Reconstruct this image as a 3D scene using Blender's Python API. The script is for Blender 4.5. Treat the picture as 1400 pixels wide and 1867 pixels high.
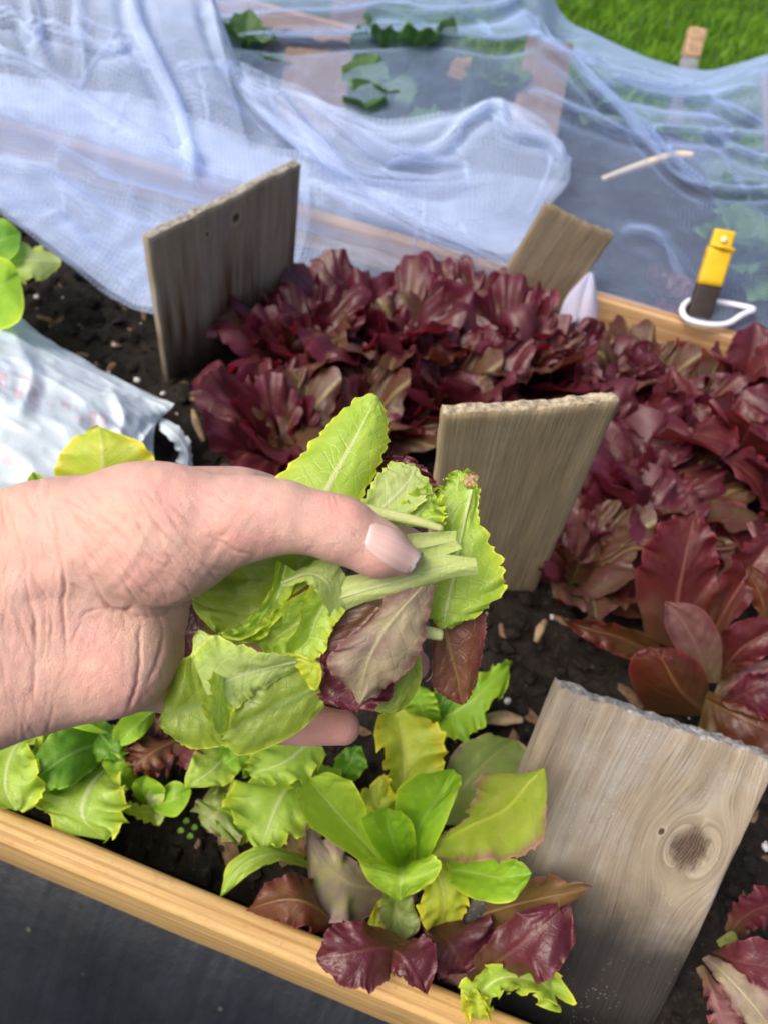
import bpy, bmesh, math, random, zlib
import numpy as np
from mathutils import Vector, Matrix
from mathutils.bvhtree import BVHTree
random.seed(7); rng = np.random.default_rng(7)
for o in list(bpy.data.objects): bpy.data.objects.remove(o)
scene = bpy.context.scene
COL = scene.collection

# ------------------------------------------------------------------ camera, light, exposure
F, CX, CY, H = 1294., 700., 933.5, 0.5      # focal length and centre in photo pixels, camera height over the soil
R = np.array([[0.94195337, -0.31757278, 0.10895581],
              [0.31012525, 0.69865688, -0.64474871],
              [0.12863192, 0.64111317, 0.75658954]])
cam_d = bpy.data.cameras.new('camera'); cam = bpy.data.objects.new('camera', cam_d); COL.objects.link(cam)
cam.matrix_world = Matrix.Translation((0, 0, H)) @ Matrix(R.tolist()).to_4x4()
cam_d.sensor_fit = 'VERTICAL'; cam_d.sensor_height = 10.; cam_d.sensor_width = 10.
cam_d.lens = 10. * F / 1867.
cam_d.clip_start = .01; cam_d.clip_end = 400
cam_d.dof.use_dof = True; cam_d.dof.focus_distance = .260; cam_d.dof.aperture_fstop = 3.4
scene.camera = cam

SUN_EL, SUN_AZ = math.radians(54), math.radians(230)   # azimuth of the sun, clockwise from +Y
world = bpy.data.worlds.new("World"); scene.world = world; world.use_nodes = True
wn = world.node_tree.nodes; wl = world.node_tree.links
sky = wn.new('ShaderNodeTexSky'); sky.sky_type = 'NISHITA'; sky.sun_disc = False
sky.sun_elevation = SUN_EL; sky.sun_rotation = SUN_AZ
sky.air_density = .65; sky.dust_density = 6.0; sky.ozone_density = .3
wl.new(sky.outputs[0], wn['Background'].inputs[0]); wn['Background'].inputs[1].default_value = .095
sun_d = bpy.data.lights.new('sun', 'SUN'); sun = bpy.data.objects.new('sun', sun_d); COL.objects.link(sun)
sun_d.energy = 1.5; sun_d.angle = math.radians(40); sun_d.color = (1, .92, .80)
sv = Vector((math.sin(SUN_AZ) * math.cos(SUN_EL), math.cos(SUN_AZ) * math.cos(SUN_EL), math.sin(SUN_EL)))
sun.rotation_euler = sv.to_track_quat('Z', 'Y').to_euler(); sun.location = (0, 0, 5)
vs = scene.view_settings; vs.view_transform = 'Standard'; vs.look = 'None'; vs.gamma = 1; vs.exposure = .87
scene.render.engine = 'CYCLES'
scene.cycles.transparent_max_bounces = 16
scene.cycles.max_bounces = 8

# ------------------------------------------------------------------ helpers
def ray(px, py): return R @ np.array([(px - CX) / F, -(py - CY) / F, -1.])
def at_d(px, py, d): return np.array([0, 0, H]) + ray(px, py) * d      # point at a depth
def at_z(px, py, z):                                                   # point on a height
    r = ray(px, py); return np.array([0, 0, H]) + r * ((z - H) / r[2])
def proj(P):
    c = (np.asarray(P) - np.array([0, 0, H])) @ R
    return np.stack([CX - F * c[..., 0] / c[..., 2], CY + F * c[..., 1] / c[..., 2], -c[..., 2]], -1)
def nrm(v): v = np.asarray(v, float); return v / (np.linalg.norm(v, axis=-1, keepdims=True) + 1e-12)

def tag(o, label=None, cat=None, group=None, kind=None):
    if label: o['label'] = label
    if cat: o['category'] = cat
    if group: o['group'] = group
    if kind: o['kind'] = kind
    return o
def empty(name, loc, label, cat, group=None):
    o = bpy.data.objects.new(name, None); COL.objects.link(o); o.location = [float(v) for v in loc]
    o.empty_display_size = .02
    return tag(o, label, cat, group)
def mesh_obj(name, V, Fs, mat, parent=None, origin=None, uv=None, smooth=True, mesh=None):
    """ONE mesh object from world-space vertices; origin = its base"""
    V = np.asarray(V, float)
    if origin is None: origin = V.mean(0)
    me = bpy.data.meshes.new(name)
    me.from_pydata((V - origin).tolist(), [], [tuple(int(i) for i in f) for f in Fs])
    if uv is not None:
        l = me.uv_layers.new(name='UVMap'); idx = np.zeros(len(me.loops), int); me.loops.foreach_get('vertex_index', idx)
        l.data.foreach_set('uv', np.asarray(uv, np.float32)[idx].ravel())
    me.polygons.foreach_set('use_smooth', [smooth] * len(me.polygons))
    if mat: me.materials.append(mat)
    me.update()
    o = bpy.data.objects.new(name, me); COL.objects.link(o)
    if parent is not None:
        o.parent = parent; o.location = Vector(origin) - parent.location
    else: o.location = [float(v) for v in origin]
    return o

# value noise
_T = rng.random((64, 64, 64)).astype(np.float32)
def vnoise(p):
    p = np.asarray(p, float); i = np.floor(p).astype(int); f = p - i; f = f * f * (3 - 2 * f); out = 0
    for dx in (0, 1):
        for dy in (0, 1):
            for dz in (0, 1):
                w = (f[..., 0] if dx else 1 - f[..., 0]) * (f[..., 1] if dy else 1 - f[..., 1]) * (f[..., 2] if dz else 1 - f[..., 2])
                out = out + w * _T[(i[..., 0] + dx) % 64, (i[..., 1] + dy) % 64, (i[..., 2] + dz) % 64]
    return out * 2 - 1
def fbm(p, oct=4):
    a, s, t = 1., 1., 0
    for k in range(oct): t = t + a * vnoise(np.asarray(p) * s + 17.3 * k); a *= .5; s *= 2.03
    return t
def smooth(x, a, b):
    t = np.clip((x - a) / (b - a), 0, 1); return t * t * (3 - 2 * t)
def cat(P, t):
    """Catmull-Rom through the rows of P at t in 0..1"""
    P = np.asarray(P, float); n = len(P)
    if n == 2: return P[0] + (P[1] - P[0]) * t[:, None]
    x = t * (n - 1); i = np.clip(x.astype(int), 0, n - 2); f = (x - i)[:, None]
    Q = np.vstack([2 * P[0] - P[1], P, 2 * P[-1] - P[-2]])
    a, b, c, d = Q[i], Q[i + 1], Q[i + 2], Q[i + 3]
    return .5 * (2 * b + (c - a) * f + (2 * a - 5 * b + 4 * c - d) * f * f + (3 * b - a - 3 * c + d) * f ** 3)

# ------------------------------------------------------------------ node helpers
class NT:
    def __init__(s, name):
        s.m = bpy.data.materials.new(name); s.m.use_nodes = True
        s.t = s.m.node_tree; s.t.nodes.clear(); s.out = s.t.nodes.new('ShaderNodeOutputMaterial')
    def n(s, t, **kw):
        nd = s.t.nodes.new(t)
        for k, v in kw.items(): setattr(nd, k, v)
        return nd
    def put(s, v, sock):
        if v is None: return
        if isinstance(v, (int, float)): sock.default_value = v
        elif isinstance(v, tuple):
            sock.default_value = v if len(v) == len(sock.default_value) else tuple(v) + (1,)
        else: s.t.links.new(v, sock)
    def math(s, op, a, b=None, c=None, clamp=False):
        nd = s.n('ShaderNodeMath', operation=op, use_clamp=clamp)
        for i, v in enumerate((a, b, c)): s.put(v, nd.inputs[i]) if v is not None else None
        return nd.outputs[0]
    def mix(s, f, a, b, mode='MIX'):
        nd = s.n('ShaderNodeMix', data_type='RGBA', blend_type=mode)
        s.put(f, nd.inputs[0]); s.put(a, nd.inputs[6]); s.put(b, nd.inputs[7]); return nd.outputs[2]
    def sstep(s, x, a, b, lo=0., hi=1.):
        nd = s.n('ShaderNodeMapRange', interpolation_type='SMOOTHSTEP')
        s.put(x, nd.inputs[0]); nd.inputs[1].default_value = a; nd.inputs[2].default_value = b
        nd.inputs[3].default_value = lo; nd.inputs[4].default_value = hi; return nd.outputs[0]
    def noise(s, vec, scale, detail=4, rough=.55, dist=0.):
        nd = s.n('ShaderNodeTexNoise'); s.put(vec, nd.inputs['Vector'])
        nd.inputs['Scale'].default_value = scale; nd.inputs['Detail'].default_value = detail
        nd.inputs['Roughness'].default_value = rough; nd.inputs['Distortion'].default_value = dist
        return nd.outputs[0]
    def voro(s, vec, scale, feature='F1', rnd=1.):
        nd = s.n('ShaderNodeTexVoronoi', feature=feature); s.put(vec, nd.inputs['Vector'])
        nd.inputs['Scale'].default_value = scale; nd.inputs['Randomness'].default_value = rnd; return nd
    def obj(s): return s.n('ShaderNodeTexCoord').outputs['Object']
    def uv(s): return s.n('ShaderNodeTexCoord').outputs['UV']
    def scale(s, vec, xyz):
        nd = s.n('ShaderNodeMapping'); s.put(vec, nd.inputs[0]); nd.inputs['Scale'].default_value = xyz; return nd.outputs[0]
    def sep(s, vec): nd = s.n('ShaderNodeSeparateXYZ'); s.put(vec, nd.inputs[0]); return nd.outputs
    def comb(s, x, y, z):
        nd = s.n('ShaderNodeCombineXYZ')
        for i, v in enumerate((x, y, z)): s.put(v, nd.inputs[i])
        return nd.outputs[0]
    def bump(s, h, strength, dist=.001):
        nd = s.n('ShaderNodeBump'); s.put(h, nd.inputs['Height']); nd.inputs['Strength'].default_value = strength
        nd.inputs['Distance'].default_value = dist; return nd.outputs[0]
    def pbsdf(s, color, rough=.5, normal=None, spec=.5, **kw):
        nd = s.n('ShaderNodeBsdfPrincipled'); s.put(color, nd.inputs['Base Color']); s.put(rough, nd.inputs['Roughness'])
        s.put(normal, nd.inputs['Normal']); s.put(spec, nd.inputs['Specular IOR Level'])
        for k, v in kw.items(): s.put(v, nd.inputs[k.replace('_', ' ')])
        return nd.outputs[0]
    def mixs(s, f, a, b):
        nd = s.n('ShaderNodeMixShader'); s.put(f, nd.inputs[0]); s.t.links.new(a, nd.inputs[1]); s.t.links.new(b, nd.inputs[2]); return nd.outputs[0]
    def done(s, sh): s.t.links.new(sh, s.out.inputs[0]); return s.m

def leaf_mat(name, base, base2, edge, rib, trans, nv=7, edge_from=.6, tr=.35, rough=.38, ribw=.09, ribk=1., vein=.45, spots=.0, spec=.45, veinc=None, tipmix=0., foot=None, bmp=.45):
    t = NT(name); uv = t.sep(t.uv()); ob = t.obj()
    e = t.math('ABSOLUTE', t.math('MULTIPLY', t.math('SUBTRACT', uv[0], .5), 2.))
    v = uv[1]
    rnd = t.n('ShaderNodeObjectInfo').outputs['Random']
    seed = t.n('ShaderNodeVectorMath', operation='ADD'); t.put(ob, seed.inputs[0]); t.put(t.comb(rnd, rnd, rnd), seed.inputs[1])
    ob = seed.outputs[0]
    big = t.noise(ob, 60, 4, .6); fine = t.noise(ob, 420, 3, .6)
    c = t.mix(t.sstep(big, .36, .64), base, base2)
    em = t.math('ADD', t.math('MAXIMUM', e, t.math('MULTIPLY', t.math('POWER', v, 3.), tipmix if tipmix else .0)), t.math('MULTIPLY', t.math('SUBTRACT', big, .5), .7))
    c = t.mix(t.sstep(em, edge_from, 1.02), c, edge)
    # lateral veins leave the rib at a slant, finer ones net the blade
    wob = t.math('MULTIPLY', t.noise(ob, 90, 2), .5)
    ph = t.math('ADD', t.math('SUBTRACT', t.math('MULTIPLY', v, float(nv)), t.math('MULTIPLY', e, 1.9)), wob)
    tri = t.math('ABSOLUTE', t.math('SUBTRACT', t.math('FRACT', ph), .5))
    vm = t.math('MULTIPLY', t.sstep(tri, .0, .055, 1., 0.), t.sstep(e, .35, .95, 1., .25))
    vo = t.voro(ob, 260, 'DISTANCE_TO_EDGE'); net = t.sstep(vo.outputs['Distance'], .0, .10, 1., 0.)
    c = t.mix(t.math('MULTIPLY', net, .10), c, veinc or rib)
    c = t.mix(t.math('MULTIPLY', vm, vein * .6), c, veinc or rib)
    w = t.math('MULTIPLY', t.math('SUBTRACT', 1.12, v), ribw)
    rm = t.math('SUBTRACT', 1., t.sstep(t.math('DIVIDE', e, w), .45, 1.2))
    c = t.mix(t.math('MULTIPLY', rm, .85 * ribk), c, rib)
    c = t.mix(t.sstep(e, .93, .985, 0., .6), c, t.mix(1., c, tuple(min(1., x * 1.9 + .03) for x in edge), 'LIGHTEN'))   # the thin bright margin
    if foot: c = t.mix(t.sstep(t.math('ADD', v, t.math('MULTIPLY', t.math('SUBTRACT', big, .5), .5)), .02, .5, .8, 0.), c, foot)
    if spots:
        sp = t.voro(ob, 95).outputs['Distance']
        sm = t.math('MULTIPLY', t.sstep(sp, .0, .16, 1., 0.), t.sstep(t.noise(ob, 40, 1), .55, .68))
        c = t.mix(t.math('MULTIPLY', sm, spots), c, (.10, .06, .02))
    c = t.mix(t.sstep(rnd, 0, 1, 0., .25), c, t.mix(1., c, (.80, .80, .74), 'MULTIPLY'))
    hgt = t.math('ADD', t.math('MULTIPLY', fine, .5), t.math('ADD', t.math('MULTIPLY', vm, -.6), t.math('ADD', t.math('MULTIPLY', net, -.25), t.math('MULTIPLY', big, 1.2))))
    nrmv = t.bump(hgt, bmp, .0007)
    r = t.sstep(fine, .3, .75, rough - .06, rough + .12)
    s = t.pbsdf(c, r, nrmv, spec)
    tl = t.n('ShaderNodeBsdfTranslucent'); t.put(t.mix(.65, c, trans), tl.inputs[0]); t.put(nrmv, tl.inputs[1])
    return t.done(t.mixs(tr, s, tl.outputs[0]))

LM = dict(
 lime=leaf_mat('leaf_lime', (.36, .56, .055), (.42, .61, .085), (.48, .62, .04), (.66, .76, .36), (.60, .80, .06), vein=.35, spots=.7),
 pale=leaf_mat('leaf_pale_underside', (.54, .66, .24), (.49, .64, .19), (.50, .66, .12), (.74, .82, .48), (.60, .80, .12), vein=.4, rough=.5),
 stalk=leaf_mat('leaf_stalk', (.66, .75, .30), (.60, .72, .24), (.60, .72, .25), (.78, .82, .58), (.6, .75, .2), vein=.2, rough=.42),
 vivid=leaf_mat('leaf_vivid_lime', (.34, .56, .035), (.39, .60, .05), (.42, .60, .035), (.56, .72, .20), (.60, .85, .04), vein=.6),
 green=leaf_mat('leaf_green', (.25, .48, .022), (.30, .54, .032), (.38, .58, .03), (.42, .62, .14), (.40, .75, .03), vein=.6),
 deep=leaf_mat('leaf_deep_green', (.10, .27, .018), (.15, .34, .025), (.22, .42, .03), (.30, .50, .12), (.25, .60, .03), vein=.4),
 olive=leaf_mat('leaf_olive_green', (.24, .34, .045), (.30, .42, .05), (.40, .52, .05), (.22, .34, .10), (.45, .65, .04), vein=.35, rough=.34, spots=.5, bmp=.3),
 yellow=leaf_mat('leaf_yellow_green', (.44, .56, .045), (.52, .60, .05), (.70, .62, .03), (.62, .66, .20), (.75, .75, .03), vein=.3, spots=.8),
 rim=leaf_mat('leaf_green_with_red_rim', (.36, .48, .05), (.42, .50, .08), (.30, .13, .12), (.52, .60, .08), (.60, .65, .05), edge_from=.60, vein=.6),
 dull=leaf_mat('leaf_dull_green', (.26, .36, .08), (.30, .36, .12), (.32, .20, .15), (.42, .48, .14), (.40, .50, .06), edge_from=.8, vein=.35),
 mauve=leaf_mat('leaf_mauve_underside', (.28, .235, .145), (.22, .14, .13), (.14, .05, .055), (.42, .40, .22), (.30, .12, .08), edge_from=.62, vein=.45, rough=.5, tr=.2),
 greymauve=leaf_mat('leaf_grey_mauve', (.30, .22, .19), (.36, .33, .14), (.24, .15, .15), (.42, .36, .20), (.35, .2, .1), vein=.3, rough=.45, tr=.2),
 maroon=leaf_mat('leaf_maroon', (.080, .012, .022), (.11, .017, .026), (.10, .012, .022), (.15, .045, .04), (.40, .02, .03), vein=.35, rough=.40, tr=.18, spec=.6, foot=(.12, .07, .03)),
 darkred=leaf_mat('leaf_dark_red', (.070, .010, .020), (.095, .015, .024), (.105, .010, .026), (.11, .035, .028), (.35, .015, .03), vein=.3, rough=.40, tr=.15, spec=.6, foot=(.07, .03, .02)),
 brownred=leaf_mat('leaf_brown_red', (.14, .040, .022), (.17, .075, .03), (.11, .018, .018), (.25, .17, .05), (.45, .08, .03), vein=.35, rough=.4, tr=.2),
 olivebrown=leaf_mat('leaf_olive_brown', (.14, .075, .032), (.17, .10, .04), (.18, .07, .05), (.30, .20, .10), (.35, .15, .04), vein=.35, rough=.4, tr=.2),
 redbig=leaf_mat('leaf_red_romaine', (.080, .010, .016), (.115, .020, .021), (.12, .010, .020), (.24, .09, .07), (.55, .05, .03), vein=.3, rough=.40, tr=.22, spec=.55, foot=(.09, .05, .022)),
 redorange=leaf_mat('leaf_red_orange', (.095, .020, .010), (.080, .028, .010), (.13, .012, .016), (.22, .10, .04), (.6, .12, .03), vein=.3, rough=.36, tr=.25, spec=.5, foot=(.09, .06, .018)),
 pinkmauve=leaf_mat('leaf_pink_mauve', (.20, .085, .085), (.24, .11, .105), (.19, .055, .06), (.30, .17, .14), (.45, .1, .08), vein=.3, rough=.45, tr=.2, foot=(.20, .16, .07)),
 far=leaf_mat('leaf_dim_green', (.050, .125, .035), (.065, .15, .045), (.08, .17, .05), (.12, .2, .08), (.10, .25, .05), vein=.3, rough=.6, tr=.25),
 frill=leaf_mat('leaf_red_frilly', (.098, .026, .024), (.088, .016, .027), (.095, .008, .030), (.16, .07, .045), (.55, .03, .05), edge_from=.30, vein=.4, rough=.40, tr=.3, spec=.6, tipmix=1., foot=(.085, .065, .022)),
 frill2=leaf_mat('leaf_red_green_frilly', (.088, .050, .022), (.095, .029, .025), (.10, .011, .027), (.22, .17, .07), (.45, .08, .03), edge_from=.38, vein=.3, rough=.42, tr=.22, spec=.6, tipmix=.6, foot=(.11, .10, .03)),
 withered=leaf_mat('leaf_withered', (.50, .33, .17), (.44, .30, .16), (.30, .16, .10), (.55, .42, .25), (.5, .3, .1), vein=.3, rough=.6, tr=.25),
)

# ------------------------------------------------------------------ leaves
USAMP = {}
def loft(name, M, L, Rr, mat, parent=None, nv=44, nu=21, teeth=.0, tfreq=16, ruf=.0, rfreq=4., rpow=2.2, quilt=.0004, nveins=7, rib=.0005, bulge=0., face=None, seed=None, local=False, tip=True):
    """a leaf blade swept along the midrib M between its two margins L and R (3-D polylines)"""
    rs = np.random.default_rng(zlib.crc32(('%s %.5f %.5f' % (name, M[0][0], L[-1][1])).encode()) if seed is None else seed)
    v = 1 - (1 - np.linspace(0, 1, nv)) ** 1.35; s = np.linspace(-1, 1, nu); u = np.sign(s) * np.abs(s) ** 1.15
    m, l, r = cat(M, v), cat(L, v), cat(Rr, v)
    if tip:
        kt = np.maximum((1 - np.clip((v - .74) / .26, 0, 1) ** 2.6) ** (1 / 2.0), .10)[:, None]; l = m + (l - m) * kt; r = m + (r - m) * kt
    N = nrm(np.cross(np.gradient(m, axis=0), r - l))
    if face is not None:
        if np.mean(N @ np.asarray(face)) < 0: N = -N
    a = np.abs(u)[None, :, None]
    E = np.where((u < 0)[None, :, None], l[:, None], r[:, None])
    wid = np.linalg.norm(E - m[:, None], axis=-1)
    P = m[:, None] + (E - m[:, None]) * a
    V2, U2 = np.meshgrid(v, u, indexing='ij'); A = np.abs(U2)
    sd = rs.random(8) * 50
    side = np.where(U2 < 0, 0., 9.7)
    out = (E - m[:, None]) / (wid[..., None] + 1e-9)
    W = np.median(wid) + 1e-9
    if teeth:                                    # saw edge: the margin steps out unevenly
        q = V2 * tfreq + side + .35 * vnoise(np.stack([V2 * 9, side + sd[0], 0 * V2], -1))
        saw = (q % 1.) ** 1.6 - .35
        jag = .75 * saw + .5 * vnoise(np.stack([V2 * tfreq * 2.2, side + sd[1], 0 * V2], -1))
        P = P + out * (teeth * jag * A ** 5)[..., None]
        # the tip row gets its own teeth
    h = -0 * V2
    if bulge: h = h + bulge * np.sin(np.pi * np.clip(A, 0, 1)) * np.sin(np.pi * np.clip(V2 * .94 + .03, 0, 1))
    if ruf:
        ph = 2 * np.pi * rfreq * V2 * (1 + .25 * np.sin(3 * V2 + sd[2])) + sd[3] + side + .9 * vnoise(np.stack([V2 * 5, A * 2 + side, sd[4] + 0 * V2], -1)) * 2
        amp = .55 + .6 * np.abs(vnoise(np.stack([V2 * 4 + sd[5], side, 0 * V2], -1))) * 1.5
        ends = smooth(V2, .05, .3)
        h = h + ruf * A ** rpow * np.sin(ph) * amp * ends
        h = h + .5 * ruf * A ** (rpow + 2) * np.sin(ph * 2.7 + sd[6]) * ends
        P = P + out * (ruf * .35 * A ** rpow * np.cos(ph * 1.0 + .8) * ends * amp)[..., None]
        dm = nrm(np.gradient(m, axis=0))[:, None]
        P = P + dm * (ruf * .28 * A ** rpow * np.cos(ph * 1.9) * ends)[..., None]
    if quilt:
        tri = np.abs(((V2 * nveins - A * 1.9) % 1.) - .5) * 2
        h = h + quilt * (1 - tri ** 2) * smooth(A, .06, .35) * (1 - .5 * A) * .6
        sc = 1.6 / W
        h = h + quilt * 1.5 * fbm(np.stack([V2 * 4.5 + sd[7], U2 * 2.2, side], -1), 3) * smooth(A, .02, .3)
    if rib: h = h + rib * np.exp(-(U2 / .075) ** 2) * (1.05 - V2)
    P = P + N[:, None] * h[..., None]
    idx = np.arange(nv * nu).reshape(nv, nu)
    Fs = np.stack([idx[:-1, :-1], idx[:-1, 1:], idx[1:, 1:], idx[1:, :-1]], -1).reshape(-1, 4)
    if face is not None:                         # faces wound towards the side the leaf shows
        n0 = np.cross(P[nv // 2, nu // 2 + 2] - P[nv // 2, nu // 2 - 2], P[nv // 2 + 1, nu // 2] - P[nv // 2 - 1, nu // 2])
        if np.dot(n0, np.asarray(face)) < 0: Fs = Fs[:, ::-1]
    uv = np.stack([U2 * .5 + .5, V2], -1).reshape(-1, 2)
    if local: return P.reshape(-1, 3), Fs, uv
    return mesh_obj(name, P.reshape(-1, 3), Fs, mat, parent, origin=m[0] if parent is None or True else None, uv=uv)

def pts(poly, hs):
    """pixels to points: a value of at least .15 given as ('d',x) is a depth, ('z',x) a height"""
    n = len(poly); kind, vals = hs; vals = np.interp(np.linspace(0, 1, n), np.linspace(0, 1, len(vals)), vals)
    fn = at_d if kind == 'd' else at_z
    return np.array([fn(p[0], p[1], x) for p, x in zip(poly, vals)])
def leaf_px(name, M, L, Rr, hs, mat, parent=None, edge=0., edgeR=None, **kw):
    """margins come from the same pixels, `edge` metres towards the camera (depth) or up (height)"""
    kind, vals = hs; sgn = -1 if kind == 'd' else 1
    eL = edge; eR = edge if edgeR is None else edgeR
    L3 = pts(L, (kind, [x + sgn * eL for x in vals])); R3 = pts(Rr, (kind, [x + sgn * eR for x in vals])); M3 = pts(M, hs)
    face = nrm(np.array([0, 0, H]) - M3.mean(0))
    return loft(name, M3, L3, R3, LM[mat], parent, face=face, **kw)
def tube(name, P, rad, mat, parent=None, n=12, seg=24, flat=1., origin=None, join=None):
    P = np.asarray(P, float); t = np.linspace(0, 1, seg); c = cat(P, t)
    rr = np.interp(t, np.linspace(0, 1, len(rad)), rad) if np.ndim(rad) else np.full(seg, rad)
    T = nrm(np.gradient(c, axis=0)); up = np.array([.13, .2, 1.]); V = []
    for i in range(seg):
        a = nrm(np.cross(T[i], up)); b = np.cross(T[i], a)
        for k in range(n):
            an = 2 * math.pi * k / n; V.append(c[i] + rr[i] * (a * math.cos(an) + b * flat * math.sin(an)))
    Fs = [(i * n + k, i * n + (k + 1) % n, (i + 1) * n + (k + 1) % n, (i + 1) * n + k) for i in range(seg - 1) for k in range(n)]
    Fs += [tuple(range(n))[::-1], tuple((seg - 1) * n + k for k in range(n))]
    if join: return np.array(V), Fs
    return mesh_obj(name, V, Fs, mat, parent, origin=P[0] if origin is None else origin)

def simple_mat(name, col, rough=.6, spec=.4, noise=0., nscale=200, bump=0., **kw):
    t = NT(name); ob = t.obj(); f = t.noise(ob, nscale, 5, .6)
    c = t.mix(t.sstep(f, .3, .7), tuple(x * (1 - noise) for x in col), tuple(min(1, x * (1 + noise)) for x in col)) if noise else col
    return t.done(t.pbsdf(c, rough, t.bump(f, bump, .001) if bump else None, spec, **kw))

# ------------------------------------------------------------------ materials of the setting
def soil_mat():
    t = NT('potting_soil'); ob = t.obj(); a = t.noise(ob, 26, 6, .65); b = t.noise(ob, 190, 6, .7); c = t.noise(ob, 800, 3)
    col = t.mix(t.sstep(a, .35, .65), (.009, .0075, .006), (.026, .020, .016))
    col = t.mix(t.sstep(b, .52, .72), col, (.055, .041, .031))
    v = t.voro(ob, 130); col = t.mix(t.sstep(v.outputs['Distance'], .05, .16, .5, 0.), col, (.10, .085, .07))
    hh = t.math('ADD', b, t.math('MULTIPLY', c, .5))
    return t.done(t.pbsdf(col, .8, t.bump(hh, .9, .004), .25))
def rail_mat(name, c1, c2, dark):
    t = NT(name); ob = t.obj(); st = t.scale(ob, (1.2, 30, 30))
    g = t.noise(st, 4, 6, .6, .6); f = t.noise(t.scale(ob, (8, 160, 160)), 5, 4, .6); blot = t.noise(ob, 9, 4)
    gy = t.noise(t.scale(ob, (.6, 55, 55)), 3.5, 3, .5, .2)
    c = t.mix(t.sstep(g, .32, .68), c1, c2)
    c = t.mix(t.sstep(gy, .48, .60, 0., .7), c, dark)
    sm = t.noise(ob, 28, 6, .7); c = t.mix(t.sstep(sm, .56, .74, 0., .45), c, (.20, .13, .07)); c = t.mix(t.sstep(t.noise(ob, 420, 3, .7), .58, .74, 0., .5), c, (.22, .14, .07))
    c = t.mix(t.sstep(f, .52, .72, 0., .35), c, dark)
    c = t.mix(t.sstep(blot, .52, .72, 0., .4), c, tuple(x * .66 for x in c1))
    sp = t.voro(ob, 120).outputs['Distance']; c = t.mix(t.math('MULTIPLY', t.sstep(sp, .03, .10, 1., 0.), t.sstep(blot, .5, .6)), c, (.10, .06, .03))
    return t.done(t.pbsdf(c, .55, t.bump(t.math('ADD', g, f), .35, .001), .35))
M_RAIL = rail_mat('new_pine', (.50, .305, .110), (.60, .415, .180), (.33, .16, .045))
M_RAILB = rail_mat('tan_pine', (.48, .30, .15), (.55, .36, .19), (.36, .19, .08))
M_SOIL = soil_mat()
def fabric_mat():
    t = NT('black_weed_fabric'); ob = t.obj(); a = t.noise(ob, 18, 5, .6); w = t.noise(t.scale(ob, (1, 1, .25)), 120, 3)
    sp = t.voro(ob, 38).outputs['Distance']
    c = t.mix(t.sstep(a, .35, .7), (.004, .006, .010), (.009, .012, .019))
    c = t.mix(t.math('MULTIPLY', t.sstep(sp, .02, .09, 1., 0.), .35), c, (.16, .15, .13))
    return t.done(t.pbsdf(c, .45, t.bump(t.math('ADD', w, t.math('MULTIPLY', t.noise(t.scale(ob, (26, 2, 2)), 1., 3), 6.)), .22, .003), .35))
M_FAB = fabric_mat()

# ------------------------------------------------------------------ setting: ground, soil, lawn
def grid(x0, x1, y0, y1, nx, ny, zf):
    X, Y = np.meshgrid(np.linspace(x0, x1, nx), np.linspace(y0, y1, ny)); Z = zf(X, Y)
    i = np.arange(nx * ny).reshape(ny, nx)
    return np.stack([X, Y, Z], -1).reshape(-1, 3), np.stack([i[:-1, :-1], i[:-1, 1:], i[1:, 1:], i[1:, :-1]], -1).reshape(-1, 4)
LAWN_Z = -.35
V, Fs = grid(-160, 160, -160, 160, 41, 41, lambda X, Y: X * 0 + LAWN_Z)
tl = NT('lawn_earth'); ob = tl.obj(); g = tl.noise(ob, 3., 5); g2 = tl.noise(ob, 60., 4)
lawn_m = tl.done(tl.pbsdf(tl.mix(tl.sstep(g2, .3, .7), tl.mix(tl.sstep(g, .3, .7), (.035, .085, .012), (.06, .13, .016)), (.03, .06, .012)), .9, tl.bump(g2, .6, .02), .2))
tag(mesh_obj('lawn', V, Fs, lawn_m, origin=(0, 0, LAWN_Z)), kind='structure')
V, Fs = grid(-3, 3, -2.5, 1.8, 80, 60, lambda X, Y: LAWN_Z + .012 + .007 * fbm(np.stack([X * 9, Y * 3, 0 * X], -1), 4))
tag(mesh_obj('path', V, Fs, M_FAB, origin=(0, 0, LAWN_Z)), kind='structure')
def soil_z(X, Y): return -.022 * np.exp(-((X - .15) / .07) ** 2 - ((Y - .09) / .035) ** 2) + .010 * fbm(np.stack([X * 9, Y * 9, 0 * X + 3], -1), 3) + .0060 * fbm(np.stack([X * 70, Y * 70, 0 * X + 8], -1), 3)
V, Fs = grid(-1.2, 1.2, .079, .789, 520, 190, soil_z)
tag(mesh_obj('soil', V, Fs, M_SOIL, origin=(0, .4, 0)), kind='structure')
BK = 1.66
V, Fs = grid(-1.6, 1.8, .835, BK - .01, 200, 90, lambda X, Y: -.02 + soil_z(X, Y))
tag(mesh_obj('soil', V, Fs, M_SOIL, origin=(0, 1.4, 0)), kind='structure')

# grass: uncountable blades on the part of the lawn that shows
nb = 42000
bx = rng.uniform(-.9, 3.2, nb); by = 2.1 + 5.5 * rng.random(nb) ** 1.3; bh = rng.uniform(.03, .075, nb); ba = rng.uniform(0, 6.28, nb); bw = rng.uniform(.003, .007, nb)
ln = rng.normal(0, .025, (nb, 2))
ba_c, ba_s = np.cos(ba), np.sin(ba)
b0 = np.stack([bx - ba_c * bw, by - ba_s * bw, np.full(nb, LAWN_Z)], -1); b1 = np.stack([bx + ba_c * bw, by + ba_s * bw, np.full(nb, LAWN_Z)], -1)
b2 = np.stack([bx + ln[:, 0], by + ln[:, 1], LAWN_Z + bh], -1)
V = np.stack([b0, b1, b2], 1).reshape(-1, 3); Fs = np.arange(nb * 3).reshape(-1, 3)
tg = NT('grass_blades'); gp = tg.n('ShaderNodeNewGeometry').outputs['Position']; gn = tg.noise(gp, 5, 4); gn2 = tg.noise(gp, 90, 2)
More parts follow.
